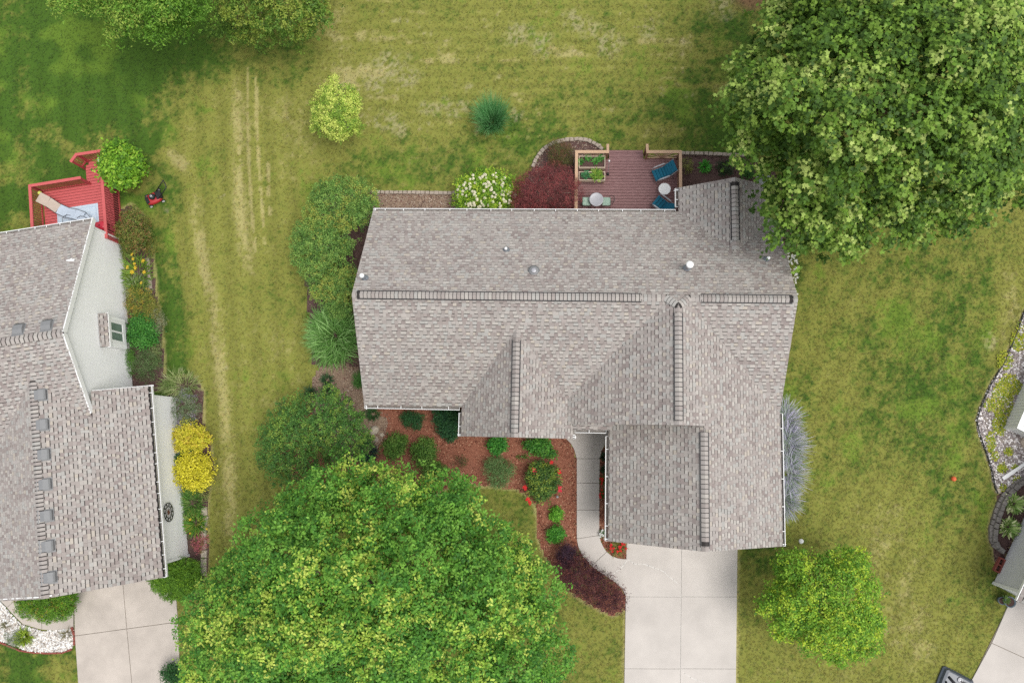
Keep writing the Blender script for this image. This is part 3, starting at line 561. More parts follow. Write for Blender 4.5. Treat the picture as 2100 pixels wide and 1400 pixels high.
ridge_caps(FM, rf1, (uL+.02, vm, hr), (mu-dd-.45, vm, hr), PM, (.2, 11.75), step=.16)
ridge_caps(FM, rf1, (5.36, vm, hr), (mu+dd, vm, hr+.01), PM*.9); ridge_caps(FM, rf1, (mu-dd-.5, vm, hr), (mu-dd, vm, hr+.01), PM*.9)
for sg in (-1, 1): ridge_caps(FM, rf1, (mu+sg*dd*1.5, vm+.02, hr), (mu+sg*.02, vm-dd-.02, mhgt+.02), PM*.6, step=.14)
ridge_caps(FM, rf1, (mu, .69, mhgt), (mu, vm-dd-.05, mhgt), PM, (.16, 4.4), step=.185)
ridge_caps(FM, rf1, (gm, gF+.01, gh), (gm, .62, gh), PM, (.2, 4.6), step=.185)
ridge_caps(FM, rf1, (sc, .075, sh), (sc, 4.55, sh), sP, (.18, 3.95), step=.185)
ridge_caps(FM, rf1, (bc, bB-.01, HE+PM*bw), (bc, 7.95, HE+PM*bw), PM, (.2, 2.7), step=.185)
for a, b, o in (((uL, vB, HE), (bc-bw+.0, vB, HE), (0, 1)), ((bc-bw, vB+.14, HE), (bc-bw, bB, HE), (-1, 0)), ((uL, vF, HE), (sL, vF, HE), (0, -1)), ((sL, .07, HE), (sL, vF-.14, HE), (-1, 0)),
                ((.73, .07, HE), (.73, .20, HE), (1, 0)), ((.73, .34, HE), (gL-.0, .34, HE), (0, -1)), ((gL, gF, HE), (gL, .2, HE), (-1, 0)), ((gR, gF, HE), (gR, 1.33, HE), (1, 0))): gutter(FM, mh, a, b, o)
wl = MB(FM)
wl.box(-8.2, 9.05, 1.62, 9.85, 0, 2.6); wl.box(2.45, 9.1, -3.85, 1.62, 0, 2.6); wl.box(-3.95, .45, .45, 1.62, 0, 2.6); wl.box(5.45, 9.2, 9.85, 10.85, 0, 2.6)
def gable(mb, axis, p, q0, q1, zb, zt, t=.1):
    c = (q0+q1)/2
    if axis == 'u': mb.hexa([(p, q0, zb), (p+t, q0, zb), (p+t, q1, zb), (p, q1, zb)], [(p, c-.01, zt), (p+t, c-.01, zt), (p+t, c+.01, zt), (p, c+.01, zt)])
    else: mb.hexa([(q0, p, zb), (q1, p, zb), (q1, p+t, zb), (q0, p+t, zb)], [(c-.01, p, zt), (c+.01, p, zt), (c+.01, p+t, zt), (c-.01, p+t, zt)])
gable(wl, 'u', -8.2, 1.7, 9.75, 2.6, hr-.3); gable(wl, 'u', 8.95, 1.7, 9.75, 2.6, hr-.3); gable(wl, 'v', -3.85, 2.6, 8.95, 2.6, gh-.3); gable(wl, 'v', .45, -3.9, .4, 2.6, sh-.3); gable(wl, 'v', 10.75, 5.5, 9.1, 2.6, 3.95)
wl.hexa([(.75, .95, 2.6), (5.7, .95, 2.6), (5.7, 1.05, 2.6), (.75, 1.05, 2.6)], [(.76, .95, 3.1), (mu+.05, .95, mhgt-.3), (mu+.05, 1.05, mhgt-.3), (.76, 1.05, 3.1)])
wm = wl.build('wall', M['beige'], mh)
gd = MB(FM).box(3.35, 8.2, -3.9, -3.86, 0, 2.15).build('garage_door', M['white'], mh)
for i in range(4): MB(FM).box(3.4, 8.15, -3.93, -3.905, .04+i*.53, .52+i*.53).build('door_panel', M['white'], gd)
en = MB(FM).box(1.0, 1.95, 1.58, 1.615, .06, 2.1).build('door', M['rust'], mh)
for x0, x1, y, nm in ((-7.2, -5.4, 1.60, 0), (-3.0, -.9, .43, 0), (-6.5, -5, 9.87, 1), (-2.5, .2, 9.87, 1), (1.4, 3.4, 9.87, 1), (6.6, 8.2, 10.87, 1)):
    wdw = MB(FM).box(x0, x1, y-.03, y+.03, .9, 2.1).build('window', M['white'], mh); MB(FM).box(x0+.07, x1-.07, y-.04, y+.04, .97, 2.03).build('pane', M['glass'], wdw)
tr = MB(FM)
for p0, p1, p2 in (((uL, vF, HE), (uL, vm, hr), (uL, vB, HE)), ((uR, vF+.25, HE+.16), (uR, vm, hr), (uR, vB, HE)), ((gL, gF, HE), (gm, gF, gh), (gR, gF, HE)), ((sL, .065, HE), (sc, .065, sh), (.72, .065, HE+.04)), ((bc-bw, bB, HE), (bc, bB, HE+PM*bw), (bc+bw, bB, HE))):
    q_ = FM.inverted() @ Vector(hc); ax = Vector((math.copysign(.07, q_.x-p0[0]), 0, 0)) if p0[0] == p2[0] else Vector((0, math.copysign(.07, q_.y-p0[1]), 0))
    for a, b in ((p0, p1), (p1, p2)): tr.beam(Vector(a)+ax-Vector((0, 0, .17)), Vector(b)+ax-Vector((0, 0, .17)), .05, .2)
tr.build('rake_trim', M['white'], mh)
zf = lambda v: HE+PM*min(vB-v, v-vF)
def pipe(u, v, r, h, m, capr=None, flash=.16, capm='white'):
    z = zf(v); b = MB(FM); b.lathe([(r, -.1), (r, h)], (u, v, z), 14); o = b.build('vent_pipe', m, mh, True)
    MB(FM).lathe([(flash, -.11), (flash*.95, .02), (r*1.15, .12), (r*1.1, .13)], (u, v, z), 16).build('flashing', M['galv'], o, True)
    if capr: MB(FM).lathe([(capr*.9, h-.02), (capr, h+.02), (capr*.8, h+.07), (capr*.3, h+.1), (.005, h+.105)], (u, v, z), 16).build('pipe_cap', M[capm], o, True)
pipe(-2.32, 7.98, .05, .3, M['galv'], .07, .16); pipe(-8.12, 6.5, .08, .55, M['galv'], .105, .16); pipe(5.2, 7.12, .09, .75, M['metal_grey'], .16, .19); pipe(8.52, 7.6, .05, .3, M['metal_grey'], .075, .15)
z = zf(6.92); o = MB(FM).lathe([(.26, -.16), (.25, .03), (.2, .06), (.2, .12), (.17, .15), (.005, .17)], (-1.1, 6.92, z), 20).build('roof_turbine', M['vent'], mh, True)
MB(FM).lathe([(.115, .165), (.11, .2), (.07, .21), (.005, .215)], (-1.1, 6.92, z), 14).build('turbine_cap', M['metal_grey'], o, True)

# --- left neighbour house
FN = frame(0, 0, 0, .14); PN = .475
nh = thing('neighbour_house', tuple(FN @ Vector((-24, 5, 0))), 'house with white siding and shingle roof cut off by the left edge', 'house', rz=.14)
R2 = Roof(FN, 9); nr_, nv, ng = 5.5, 7.30, -21.83; ngz = HE+PN*(-17.65-ng)
R2.slope([(-33, 12.98), (-19.85, 12.98), (-19.85, nv), (-33, nv)], (0, -1), (0, 13.1), HE, (nr_-HE)/5.8)
R2.slope([(-33, 1.5), (-19.85, 1.5), (-19.85, nv), (-33, nv)], (0, 1), (0, 1.5), HE, (nr_-HE)/5.8)
R2.slope([(-19.85, -3.46), (-17.8, -3.46), (-17.8, 4.93), (-19.85, 4.93)], (-1, 0), (-17.65, 0), HE, PN)
R2.slope([(ng, -3.46), (-19.85, -3.46), (-19.85, 3.85), (ng, 5.85)], (-1, 0), (-17.65, 0), HE, PN)
R2.slope([(-26.0, -3.46), (ng, -3.46), (ng, 5.85), (-26.0, 1.65)], (1, 0), (-26.01, 0), HE, PN)
R2.slope([(-20.02, 7.06), (-19.66, 7.06), (-19.66, 8.62), (-20.02, 8.62)], (-1, 0), (-19.66, 0), 2.42, .45, th=.06)
rf2 = R2.build(nh, lambda q: (abs(q.x+19)+abs(q.y+.5)) if q.x > -21 else None)
ridge_caps(FN, rf2, (-19.95, nv, nr_), (-25.5, nv, nr_), .474, step=.2, lift=.02, hw=.17, gap=.04); ridge_caps(FN, rf2, (ng, -3.44, ngz), (ng, 5.6, ngz), PN, step=.17, hw=.18, lift=.02, gap=.045)
for a, b, o in (((-33, 13.1, HE), (-19.9, 13.1, HE), (0, 1)), ((-17.68, -3.46, HE), (-17.68, 4.93, HE), (1, 0)), ((-19.05, -3.42, HE), (-17.72, -3.46, HE), (0, -1)), ((-26.2, -3.46, HE), (-24.0, -3.46, HE), (0, -1))): gutter(FN, nh, a, b, o, step=.6)
wl = MB(FN)
wl.box(-33, -20.06, 1.9, 12.75, 0, 2.6); wl.box(-25.5, -17.99, -2.96, 4.55, 0, 2.6); gable(wl, 'u', -20.2, 2.0, 12.65, 2.6, 5.2); gable(wl, 'v', -2.96, -25.4, -18.3, 2.6, 4.4)
wnb = wl.build('wall', M['siding'], nh)
lap = .115
for i in range(23):                                        # lap siding boards: garage side, then the tall gable
    z0 = .06+i*lap; MB(FN).hexa([(-17.99, -2.9, z0), (-17.966, -2.9, z0), (-17.966, 4.5, z0), (-17.99, 4.5, z0)], [(-17.99, -2.9, z0+lap), (-17.975, -2.9, z0+lap), (-17.975, 4.5, z0+lap), (-17.99, 4.5, z0+lap)]).build('siding_board', M['siding'], wnb)
for i in range(45):
    z0 = .06+i*lap; zz = z0+lap; e = max(0, (zz-2.45)/.474); v0, v1 = 1.5+.35+e, 12.72-e
    if z0 < 2.6: v0 = 4.95
    v0 = max(v0, 4.3 if z0 < 3.6 else v0)
    if v1-v0 < .2: break
    MB(FN).hexa([(-20.06, v0, z0), (-20.036, v0, z0), (-20.036, v1, z0), (-20.06, v1, z0)], [(-20.06, v0, zz), (-20.045, v0, zz), (-20.045, v1, zz), (-20.06, v1, zz)]).build('siding_board', M['siding'], wnb)
for u, v in ((-20.03, 12.72), (-17.96, 4.5), (-17.96, -2.93)): MB(FN).box(u-.05, u+.05, v-.02, v+.08, .02, 2.6).build('corner_post', M['siding'], nh)
tr = MB(FN)
for a, b in (((-19.86, 13.1, HE), (-19.86, nv, nr_)), ((-19.86, nv, nr_), (-19.86, 4.0, 3.93)), ((ng, -3.38, ngz), (-17.9, -3.38, HE)), ((ng, -3.38, ngz), (-26, -3.38, HE)), ((-19.9, 4.95, 3.72), (-17.7, 4.95, HE-.1))):
    tr.beam(Vector(a)-Vector((0, 0, .12)), Vector(b)-Vector((0, 0, .12)), .05, .24)
tr.build('rake_trim', M['white'], nh)
bay = MB(FN).box(-20.04, -19.74, 7.12, 8.56, .85, 2.38).build('window_bay', M['siding'], nh)
wf = MB(FN)
for b in ((7.31, 7.43, 1.06, 2.24), (8.25, 8.37, 1.06, 2.24), (7.80, 7.88, 1.18, 2.12), (7.43, 8.25, 1.06, 1.18), (7.43, 8.25, 2.12, 2.24)): wf.box(-19.74, -19.69, *b)
wf = wf.build('window', M['white'], nh)
for y0, y1 in ((7.43, 7.81), (7.87, 8.25)): MB(FN).box(-19.738, -19.715, y0, y1, 1.18, 2.12).build('pane', M['glass'], wf)
MB(FN).box(-19.76, -19.63, 7.03, 8.65, 2.32, 2.42).build('bay_fascia', M['white'], nh)
def hood(u, v, z, up, pitch):
    """low louvred box vent, open at the downhill side"""
    T = FN @ Matrix.Translation((u, v, z)) @ Matrix.Rotation(math.atan2(up[1], up[0]), 4, 'Z') @ Matrix.Rotation(-math.atan(pitch), 4, 'Y')
    b = MB(T); w_ = .21
    prof = [(-.24, .0), (-.23, .11), (-.16, .15), (.05, .14), (.2, .06), (.24, .0)]; n = len(prof)
    b.add([(x, -w_, h) for x, h in prof]+[(x, w_, h) for x, h in prof], [(i, i+1, n+i+1, n+i) for i in range(n-1)]+[tuple(range(n)), tuple(range(2*n-1, n-1, -1))])
    o = b.build('roof_vent', M['vent'], nh); MB(T).box(-.262, -.235, -w_+.01, w_-.01, .005, .105).build('louvre', M['metal_dark'], o)
    MB(T).box(-.3, .3, -.27, .27, .0, .018).build('flange', M['vent'], o)
for x, y in ((84, 810), (88, 871), (91, 932), (94, 993), (97, 1057), (100, 1119), (104, 1183)):
    q = FN.inverted() @ Vector(P(x, y, 4.55)); hood(q.x, q.y, HE+PN*(-17.65-q.x), (-1, 0), PN)
for x, y in ((42, 677), (100, 669)):
    q = FN.inverted() @ Vector(P(x, y, 5.2)); hood(q.x, q.y, HE+(13.1-q.y)*.474, (0, -1), .474)
q = FN.inverted() @ Vector(P(346, 1050, 1.8))
AF = FN @ Matrix.Translation((-17.9, q.y, 1.7)) @ Matrix.Rotation(math.pi/2, 4, 'Y')
wa = thing('wall_ornament', tuple(AF.translation), 'round rusty metal ornament hung on the white garage wall', 'ornament')
b = MB(AF)
for rr, th in ((.42, .02), (.26, .018)): b.tube([(rr*math.cos(t*.3927), rr*math.sin(t*.3927), 0) for t in range(17)], th, 6, False)
for t in range(10): b.beam((.26*math.cos(t*.628), .26*math.sin(t*.628), 0), (.42*math.cos(t*.628+.1), .42*math.sin(t*.628+.1), 0), .05, .02)
b.build('ring', M['metal_dark'], wa); b = MB(AF)
for t in range(12):
    a = t*.5236; b.add([(.05*math.cos(a-.5), .05*math.sin(a-.5), 0), (.24*math.cos(a), .24*math.sin(a), .01), (.05*math.cos(a+.5), .05*math.sin(a+.5), 0), (0, 0, .03)], [(0, 1, 2, 3)])
b.build('flower_centre', M['rust'], wa)

# --- right neighbour: grey wall corner and white-skirted deck
A = Vector(P(2037, 1195, 0)); AR = math.atan2(.88, .475)
FR = frame(A.x, A.y, 0, AR)                                 # x runs along the visible wall, y points left/outwards
rh = thing('grey_house', tuple(FR @ Vector((6, -4, 0))), 'grey sided house corner cut off at the lower right edge', 'house', rz=AR)
wr = MB(FR).box(.03, 12, -9, -.03, 0, 2.6).build('wall', M['siding_grey'], rh)
for i in range(23):
    z0 = .06+i*lap; MB(FR).hexa([(.05, -.03, z0), (12, -.03, z0), (12, .02, z0), (.05, .02, z0)], [(.05, -.03, z0+lap), (12, -.03, z0+lap), (12, -.01, z0+lap), (.05, -.01, z0+lap)]).build('siding_board', M['siding_grey'], wr)
MB(FR).box(-.06, .06, -.1, .05, 0, 2.6).build('corner_post', M['white'], rh); MB(FR).box(-.03, .03, -1.1, -.1, 0, 2.55).build('door_trim', M['white'], rh)
R3 = Roof(FR, 13)
R3.slope([(-.45, .42), (12.4, .42), (12.4, -4.5), (-.45, -4.5)], (0, -1), (0, .42), HE, .5); R3.slope([(-.45, -9.42), (12.4, -9.42), (12.4, -4.5), (-.45, -4.5)], (0, 1), (0, -9.42), HE, .5, shingle=False)
rf3 = R3.build(rh, lambda q: abs(q.x)+abs(q.y) if q.x < 1.5 else None, 60); gutter(FR, rh, (-.45, .42, HE), (12.4, .42, HE), (0, 1))
C0 = P(2058, 877, 0); FD = frame(C0[0], C0[1], 0, math.radians(63.6))
wd_ = thing('white_deck', C0, 'raised porch deck with white vertical plank skirting at the right edge', 'deck', rz=math.radians(63.6))
for i in range(34): MB(FD).cbox(i*.15+.004, i*.15+.142, -.03, 0, 0, 1.05).build('skirt_plank', M['white'], wd_)
for i in range(20): MB(FD).cbox(0, .03, -.04-i*.15-.142, -.04-i*.15-.004, 0, 1.05).build('skirt_plank', M['white'], wd_)
MB(FD).box(-.05, .06, -.08, .03, 0, 1.12).build('corner_post', M['white'], wd_); MB(FD).box(-.05, 5.2, -.1, .03, 1.06, 1.1).build('cap_rail', M['white'], wd_); MB(FD).box(-.05, .1, -3.1, -.1, 1.06, 1.1).build('cap_rail', M['white'], wd_)
for i in range(20): MB(FD).cbox(.1, 5.2, -.24-i*.145, -.105-i*.145, .98, 1.0).build('floor_board', M['siding'], wd_)

# ---------------------------------------------------------------- foliage
LEAF = {'oval': (np.array([(-.5, 0, 0), (0, -.3, .06), (.5, 0, -.02), (0, .3, .06)]), [(0, 1, 2, 3)]),
        'maple': (np.array([(-.5, 0, 0), (-.16, -.42, .02), (.04, -.2, .05), (.5, -.26, -.03), (.32, 0, .05), (.5, .26, -.03), (.04, .2, .05), (-.16, .42, .02)]), [(0, 1, 2, 4), (2, 3, 4, 4), (4, 5, 6, 6), (0, 4, 6, 7)]),
        'needle': (np.array([(-.5, 0, 0), (0, -.11, .02), (.5, 0, -.05), (0, .11, .02)]), [(0, 1, 2, 3)]),
        'frond': (np.array([(-.5, 0, -.05), (-.1, -.2, .05), (.5, 0, -.12), (-.1, .2, .05)]), [(0, 1, 2, 3)])}
def leaves_mesh(name, pos, nrm, size, col, kind, rng, along=None):
    tv, tf = LEAF[kind]; n = len(pos)
    nrm = nrm/np.linalg.norm(nrm, axis=1, keepdims=True)
    r = rng.normal(size=(n, 3)) if along is None else along+rng.normal(size=(n, 3))*.35
    x = r-nrm*(r*nrm).sum(1, keepdims=True); x /= np.linalg.norm(x, axis=1, keepdims=True)+1e-9; y = np.cross(nrm, x)
    v = pos[:, None, :]+size[:, None, None]*(tv[None, :, 0:1]*x[:, None, :]+tv[None, :, 1:2]*y[:, None, :]+tv[None, :, 2:3]*nrm[:, None, :])
    k = len(tv); faces = []
    for f in tf:
        f = list(dict.fromkeys(f)); faces.append((np.arange(n)[:, None]*k+np.array(f)[None, :]))
    c = np.repeat(col, k, axis=0); V = v.reshape(-1, 3)
    if all(f.shape[1] == 4 for f in faces): return np_mesh(name, V, np.concatenate(faces), M['leaf'], c)
    tri = [];
    for f in faces:
        if f.shape[1] == 3: tri.append(f)
        else: tri += [f[:, [0, 1, 2]], f[:, [0, 2, 3]]]
    return np_mesh(name, V, np.concatenate(tri), M['leaf'], c)
def pick(pal, n, rng, wts=None):
    pal = np.array([lin(*c, .92) for c in pal]); p = None if wts is None else np.array(wts)/sum(wts); return pal[rng.choice(len(pal), n, p=p)]
def crown(poly, z_edge, z_top, dome_r, lobe_r, n_leaf, size, pal, kind='oval', seed=1, wts=None, clump=.07, zlow=None, fill=.25, flat=.7, open_=0., tips=None, tipf=.3, per=9, upb=.95, rag=.4, gapf=.8, zj=.5):
    """leaf positions for a crown whose outline and dome height are given; returns (mesh, lobe centres)"""
    rng = np.random.default_rng(seed); zc = (z_edge+z_top)/2; ppm = F_PX/(CAM_H-zc)
    xs = [q[0] for q in poly]; ys = [q[1] for q in poly]
    lobes = []; tries = 0; rpx = lobe_r*ppm
    cx = rng.uniform(min(xs), max(xs), 6000); cy = rng.uniform(min(ys), max(ys), 6000); ins = in_poly(poly, cx, cy); dist = seg_dist(poly, cx, cy, True)
    kept = np.zeros((0, 2))
    for x, y, i, d in zip(cx, cy, ins, dist):
        if not i or d < rpx*rag: continue
        if len(kept) and (np.hypot(kept[:, 0]-x, kept[:, 1]-y) < rpx*gapf).any(): continue
        if open_ and d > rpx*1.2 and rng.random() < open_: kept = np.vstack([kept, (x, y)]); continue
        kept = np.vstack([kept, (x, y)]); dm = min(d/ppm/dome_r, 1)
        z = z_edge+(z_top-z_edge)*math.sqrt(1-(1-dm)**2)+rng.normal()*lobe_r*zj
        lobes.append((x, y, z, lobe_r*rng.uniform(.6, 1.25)))
    lobes = np.array(lobes); C = PV(lobes[:, 0], lobes[:, 1], lobes[:, 2]-lobes[:, 3]*flat*.8); Rr = lobes[:, 3]
    nc = n_leaf//per; li = rng.choice(len(lobes), nc, p=Rr**2/(Rr**2).sum())
    d = rng.normal(size=(nc, 3)); d[:, 2] = np.abs(d[:, 2])*1.0-.25; d /= np.linalg.norm(d, axis=1, keepdims=True)
    rad = (.55+.5*rng.random(nc)**.6)*Rr[li]
    cc = C[li]+d*rad[:, None]*np.array([1.05, 1.05, flat])
    nf = int(nc*fill)
    if nf:                                              # inner leaves lower down in the crown
        sel = rng.choice(len(lobes), nf); cc[:nf] = C[sel]+rng.normal(size=(nf, 3))*Rr[sel][:, None]*np.array([.65, .65, .3])-np.array([0, 0, 1])*(Rr[sel]*rng.uniform(.4, 1.3, nf))[:, None]
        if zlow is not None: cc[:nf, 2] = np.maximum(cc[:nf, 2], zlow+rng.random(nf)*.15)
    cc[:, 2] = np.maximum(cc[:, 2], .05)
    ccol = pick(pal, nc, rng, wts)
    if tips is not None:
        tn = fbm(cc[:, 0]+50, cc[:, 1]+50, lobe_r*1.6, 2, seed)*.65+.35*rng.random(len(lobes))[li]; tm = (rng.random(nc) < tipf*2.2*sstep(.38, .66, tn)) & (d[:, 2] > 0); tm[:nf] = False; ccol[tm] = pick(tips, tm.sum(), rng)
    pos = np.repeat(cc, per, 0)+rng.normal(size=(nc*per, 3))*clump; dn = np.repeat(d, per, 0)
    nrm = dn*.5+np.array([0, 0, upb])+rng.normal(size=(nc*per, 3))*.42
    col = np.repeat(ccol, per, 0)*rng.uniform(.74, 1.26, (nc*per, 1)); pos[:, 2] = np.maximum(pos[:, 2], .03)
    sz = size*rng.uniform(.65, 1.3, nc*per)
    return leaves_mesh('foliage', pos, nrm, sz, col, kind, rng), C, Rr
def woody(name, poly, label, cat, z_edge, z_top, dome_r, lobe_r, n_leaf, size, pal, trunk_r=.06, limbs=8, group=None, part='crown', trunk_name='trunk', bark='bark', base=None, n_trunk=1, **kw):
    gr = kw.pop('grow', .0)*lobe_r*F_PX/CAM_H; cx_ = sum(q[0] for q in poly)/len(poly); cy_ = sum(q[1] for q in poly)/len(poly)
    poly = [(x+(x-cx_)/max(1, math.hypot(x-cx_, y-cy_))*gr, y+(y-cy_)/max(1, math.hypot(x-cx_, y-cy_))*gr) for x, y in poly]
    me, C, Rr = crown(poly, z_edge, z_top, dome_r, lobe_r, n_leaf, size, pal, **kw)
    b = base or (float(C[:, 0].mean()), float(C[:, 1].mean()), 0); root = thing(name, b, label, cat, group)
    me.name = part; finish(bpy.data.objects.new(part, me), root)
    rng = random.Random(kw.get('seed', 1)); top = Vector((b[0], b[1], max(.15, z_top*.62)))
    m = MB(); m.tube([Vector(b)-Vector((0, 0, .05)), Vector(b)+(top-Vector(b))*.3+Vector((rng.uniform(-.1, .1)*z_top*.1, 0, 0)), top], [trunk_r*1.35, trunk_r, trunk_r*.55], 9)
    t = m.build(trunk_name, M[bark], root, True)
    idx = list(range(len(C))); rng.shuffle(idx)
    for i in idx[:limbs]:
        e = Vector(C[i])+Vector((0, 0, Rr[i]*.25)); s = Vector(b)+(top-Vector(b))*rng.uniform(.35, .95); md = s.lerp(e, .5)+Vector((0, 0, rng.uniform(.0, .12)*z_top))
        MB().tube([s, s.lerp(md, .6), md, e], [trunk_r*.5, trunk_r*.42, trunk_r*.3, trunk_r*.1], 6).build('limb', M[bark], t, True)
    return root
def blades(n, base, az, length, lean, width, col, seg=4, droop=1.0, rng=None):
    """arching strap leaves; arrays of length n"""
    t = np.linspace(0, 1, seg+1); th = lean[:, None]*(1-.0)+droop*t[None, :]**1.3
    ds = (length/seg)[:, None]; h = np.concatenate([np.zeros((n, 1)), np.cumsum(np.sin(th[:, :-1])*ds, 1)], 1); z = np.concatenate([np.zeros((n, 1)), np.cumsum(np.cos(th[:, :-1])*ds, 1)], 1)
    dx, dy = np.cos(az)[:, None], np.sin(az)[:, None]; wd = width[:, None]*np.array([.6, 1., .95, .7, .06][:seg+1] if seg == 4 else np.linspace(1, .05, seg+1))[None, :]
    X = base[:, 0:1]+h*dx; Y = base[:, 1:2]+h*dy; Z = np.maximum(base[:, 2:3]+z, .02)
    v = np.stack([np.stack([X-dy*wd, Y+dx*wd, Z], -1), np.stack([X+dy*wd, Y-dx*wd, Z], -1)], 2).reshape(-1, 3)
    k = 2*(seg+1); q = np.array([(2*i, 2*i+1, 2*i+3, 2*i+2) for i in range(seg)]); f = (np.arange(n)[:, None, None]*k+q[None]).reshape(-1, 4)
    return v, f, np.repeat(col, k, 0)
def clump(name, px, py, rpx, label, cat, n, length, width, pal, seed=1, lean=(.05, 1.0), droop=1.0, ry=None, group=None, part='leaves', z=.03, spread=.35, wts=None, az0=None):
    rng = np.random.default_rng(seed); ry = ry or rpx; root = thing(name, P(px, py, 0), label, cat, group)
    a = rng.random(n)*6.283; q = np.sqrt(rng.random(n))*spread; bx = px+rpx*q*np.cos(a); by = py-ry*q*np.sin(a)
    base = PV(bx, by, z); az = a+rng.normal(size=n)*.6 if az0 is None else az0+rng.normal(size=n)*.7
    ln = length*rng.uniform(.6, 1.15, n); le = rng.uniform(lean[0], lean[1], n)
    v, f, c = blades(n, base, az, ln, le, width*rng.uniform(.6, 1.2, n), pick(pal, n, rng, wts)*rng.uniform(.75, 1.25, (n, 1)), droop=droop)
    finish(bpy.data.objects.new(part, np_mesh(part, v, f, M['leaf'], c)), root); return root
FLW = {}
def flower_mesh(kind, m, r):
    k = (kind, m, r)
    if k in FLW: return FLW[k]
    b = MB(); rg = random.Random(len(FLW)+1)
    if kind == 'star':
        for i in range(6):
            a = i*1.0472; b.add([(0, 0, 0), (r*.55*math.cos(a-.35), r*.55*math.sin(a-.35), r*.25), (r*math.cos(a), r*math.sin(a), r*.12), (r*.55*math.cos(a+.35), r*.55*math.sin(a+.35), r*.25)], [(0, 1, 2, 3)])
    elif kind == 'cone':
        for j in range(5):
            for i in range(7):
                a = i*.8976+j*.4; q = r*(1-.17*j)*.8; zz = j*r*.38
                b.add([(q*.4*math.cos(a), q*.4*math.sin(a), zz+r*.1), (q*math.cos(a-.35), q*math.sin(a-.35), zz), (q*1.15*math.cos(a), q*1.15*math.sin(a), zz-r*.05), (q*math.cos(a+.35), q*math.sin(a+.35), zz)], [(0, 1, 2, 3)])
    else:                                               # cluster of rounded blooms
        for i in range(9):
            a = rg.uniform(0, 6.28); q = r*.7*math.sqrt(rg.random()); x, y, z = q*math.cos(a), q*math.sin(a), rg.uniform(-.2, .3)*r
            for t in range(5):
                e = t*1.2566+a; s = r*.4; b.add([(x, y, z), (x+s*.8*math.cos(e-.5), y+s*.8*math.sin(e-.5), z+s*.35), (x+s*math.cos(e), y+s*math.sin(e), z+s*.2), (x+s*.8*math.cos(e+.5), y+s*.8*math.sin(e+.5), z+s*.35)], [(0, 1, 2, 3)])
    FLW[k] = b.mesh('flower', M[m]); return FLW[k]
def flower(root, px, py, z, kind, m, r, name='flower'):
    x, y, _ = P(px, py, z); s = random.uniform(.8, 1.2)
    return finish(bpy.data.objects.new(name, flower_mesh(kind, m, r)), root, Matrix.Translation((x, y, z)) @ Matrix.Rotation(random.uniform(0, 6.28), 4, 'Z') @ Matrix.Rotation(random.uniform(-.35, .35), 4, 'X') @ Matrix.Scale(s, 4))

# --- trees
G_MAPLE = [(98, 130, 46), (86, 118, 42), (112, 142, 54), (74, 104, 38), (64, 92, 36)]; T_MAPLE = [(146, 168, 82), (134, 158, 72), (160, 176, 96), (124, 150, 62)]
woody('maple_tree', [(1600, -150), (1588, 0), (1570, 50), (1552, 82), (1528, 92), (1500, 122), (1492, 168), (1468, 184), (1460, 215), (1480, 258), (1512, 278), (1518, 340), (1566, 376), (1580, 408), (1562, 440), (1568, 468), (1620, 486), (1650, 516), (1700, 522), (1742, 556), (1782, 548), (1790, 516), (1850, 502), (1900, 496), (1980, 508), (2004, 470), (2050, 432), (2100, 426), (2170, 400), (2230, 300), (2240, -150)],
      'huge maple tree with broad pale tipped leaves overhanging the back right roof corner', 'tree', 4.2, 11.5, 5.5, .85, 80000, .17, G_MAPLE, .28, 26, kind='maple', seed=21, tips=T_MAPLE, tipf=.3, clump=.1, fill=.12, per=8, zlow=3, flat=1.0, grow=-.12, gapf=.92, zj=.65)
G_FRONT = [(90, 140, 50), (76, 126, 46), (104, 152, 56), (64, 112, 42), (114, 158, 62)]; T_FRONT = [(164, 186, 76), (148, 178, 70), (178, 192, 88), (136, 170, 62)]
woody('shade_tree', [(372, 1520), (352, 1300), (362, 1250), (400, 1192), (440, 1152), (474, 1104), (482, 1052), (530, 1002), (572, 984), (640, 966), (690, 960), (704, 942), (742, 934), (766, 914), (800, 926), (838, 934), (852, 968), (920, 958), (972, 974), (1004, 1000), (1020, 1018), (1030, 1062), (1072, 1084), (1098, 1112), (1102, 1152), (1132, 1190), (1142, 1232), (1172, 1288), (1192, 1330), (1172, 1372), (1160, 1400), (1150, 1520)],
      'big bright green shade tree filling the lower middle of the front yard', 'tree', 4.0, 10.8, 5.5, .82, 140000, .115, G_FRONT, .26, 26, seed=22, tips=T_FRONT, tipf=.26, clump=.08, fill=.12, per=9, zlow=3, flat=1.0, gapf=.92, zj=.65, grow=-.55)
woody('young_tree', [(1606, 1124), (1655, 1134), (1700, 1138), (1752, 1132), (1776, 1128), (1782, 1158), (1800, 1190), (1800, 1240), (1818, 1268), (1812, 1312), (1784, 1345), (1742, 1350), (1722, 1368), (1700, 1348), (1660, 1340), (1632, 1330), (1640, 1305), (1578, 1304), (1584, 1280), (1542, 1242), (1562, 1222), (1592, 1188), (1584, 1160)],
      'small yellow green leafy tree beside the driveway at lower right', 'tree', 1.6, 4.6, 2.4, .3, 24000, .1, [(116, 156, 46), (100, 144, 44), (132, 168, 52), (84, 128, 40)], .09, 26, seed=23, tips=[(164, 184, 54), (152, 178, 52), (160, 182, 62)], tipf=.24, clump=.07, fill=.16, per=7, bark='twig', open_=.06, zlow=1.2)
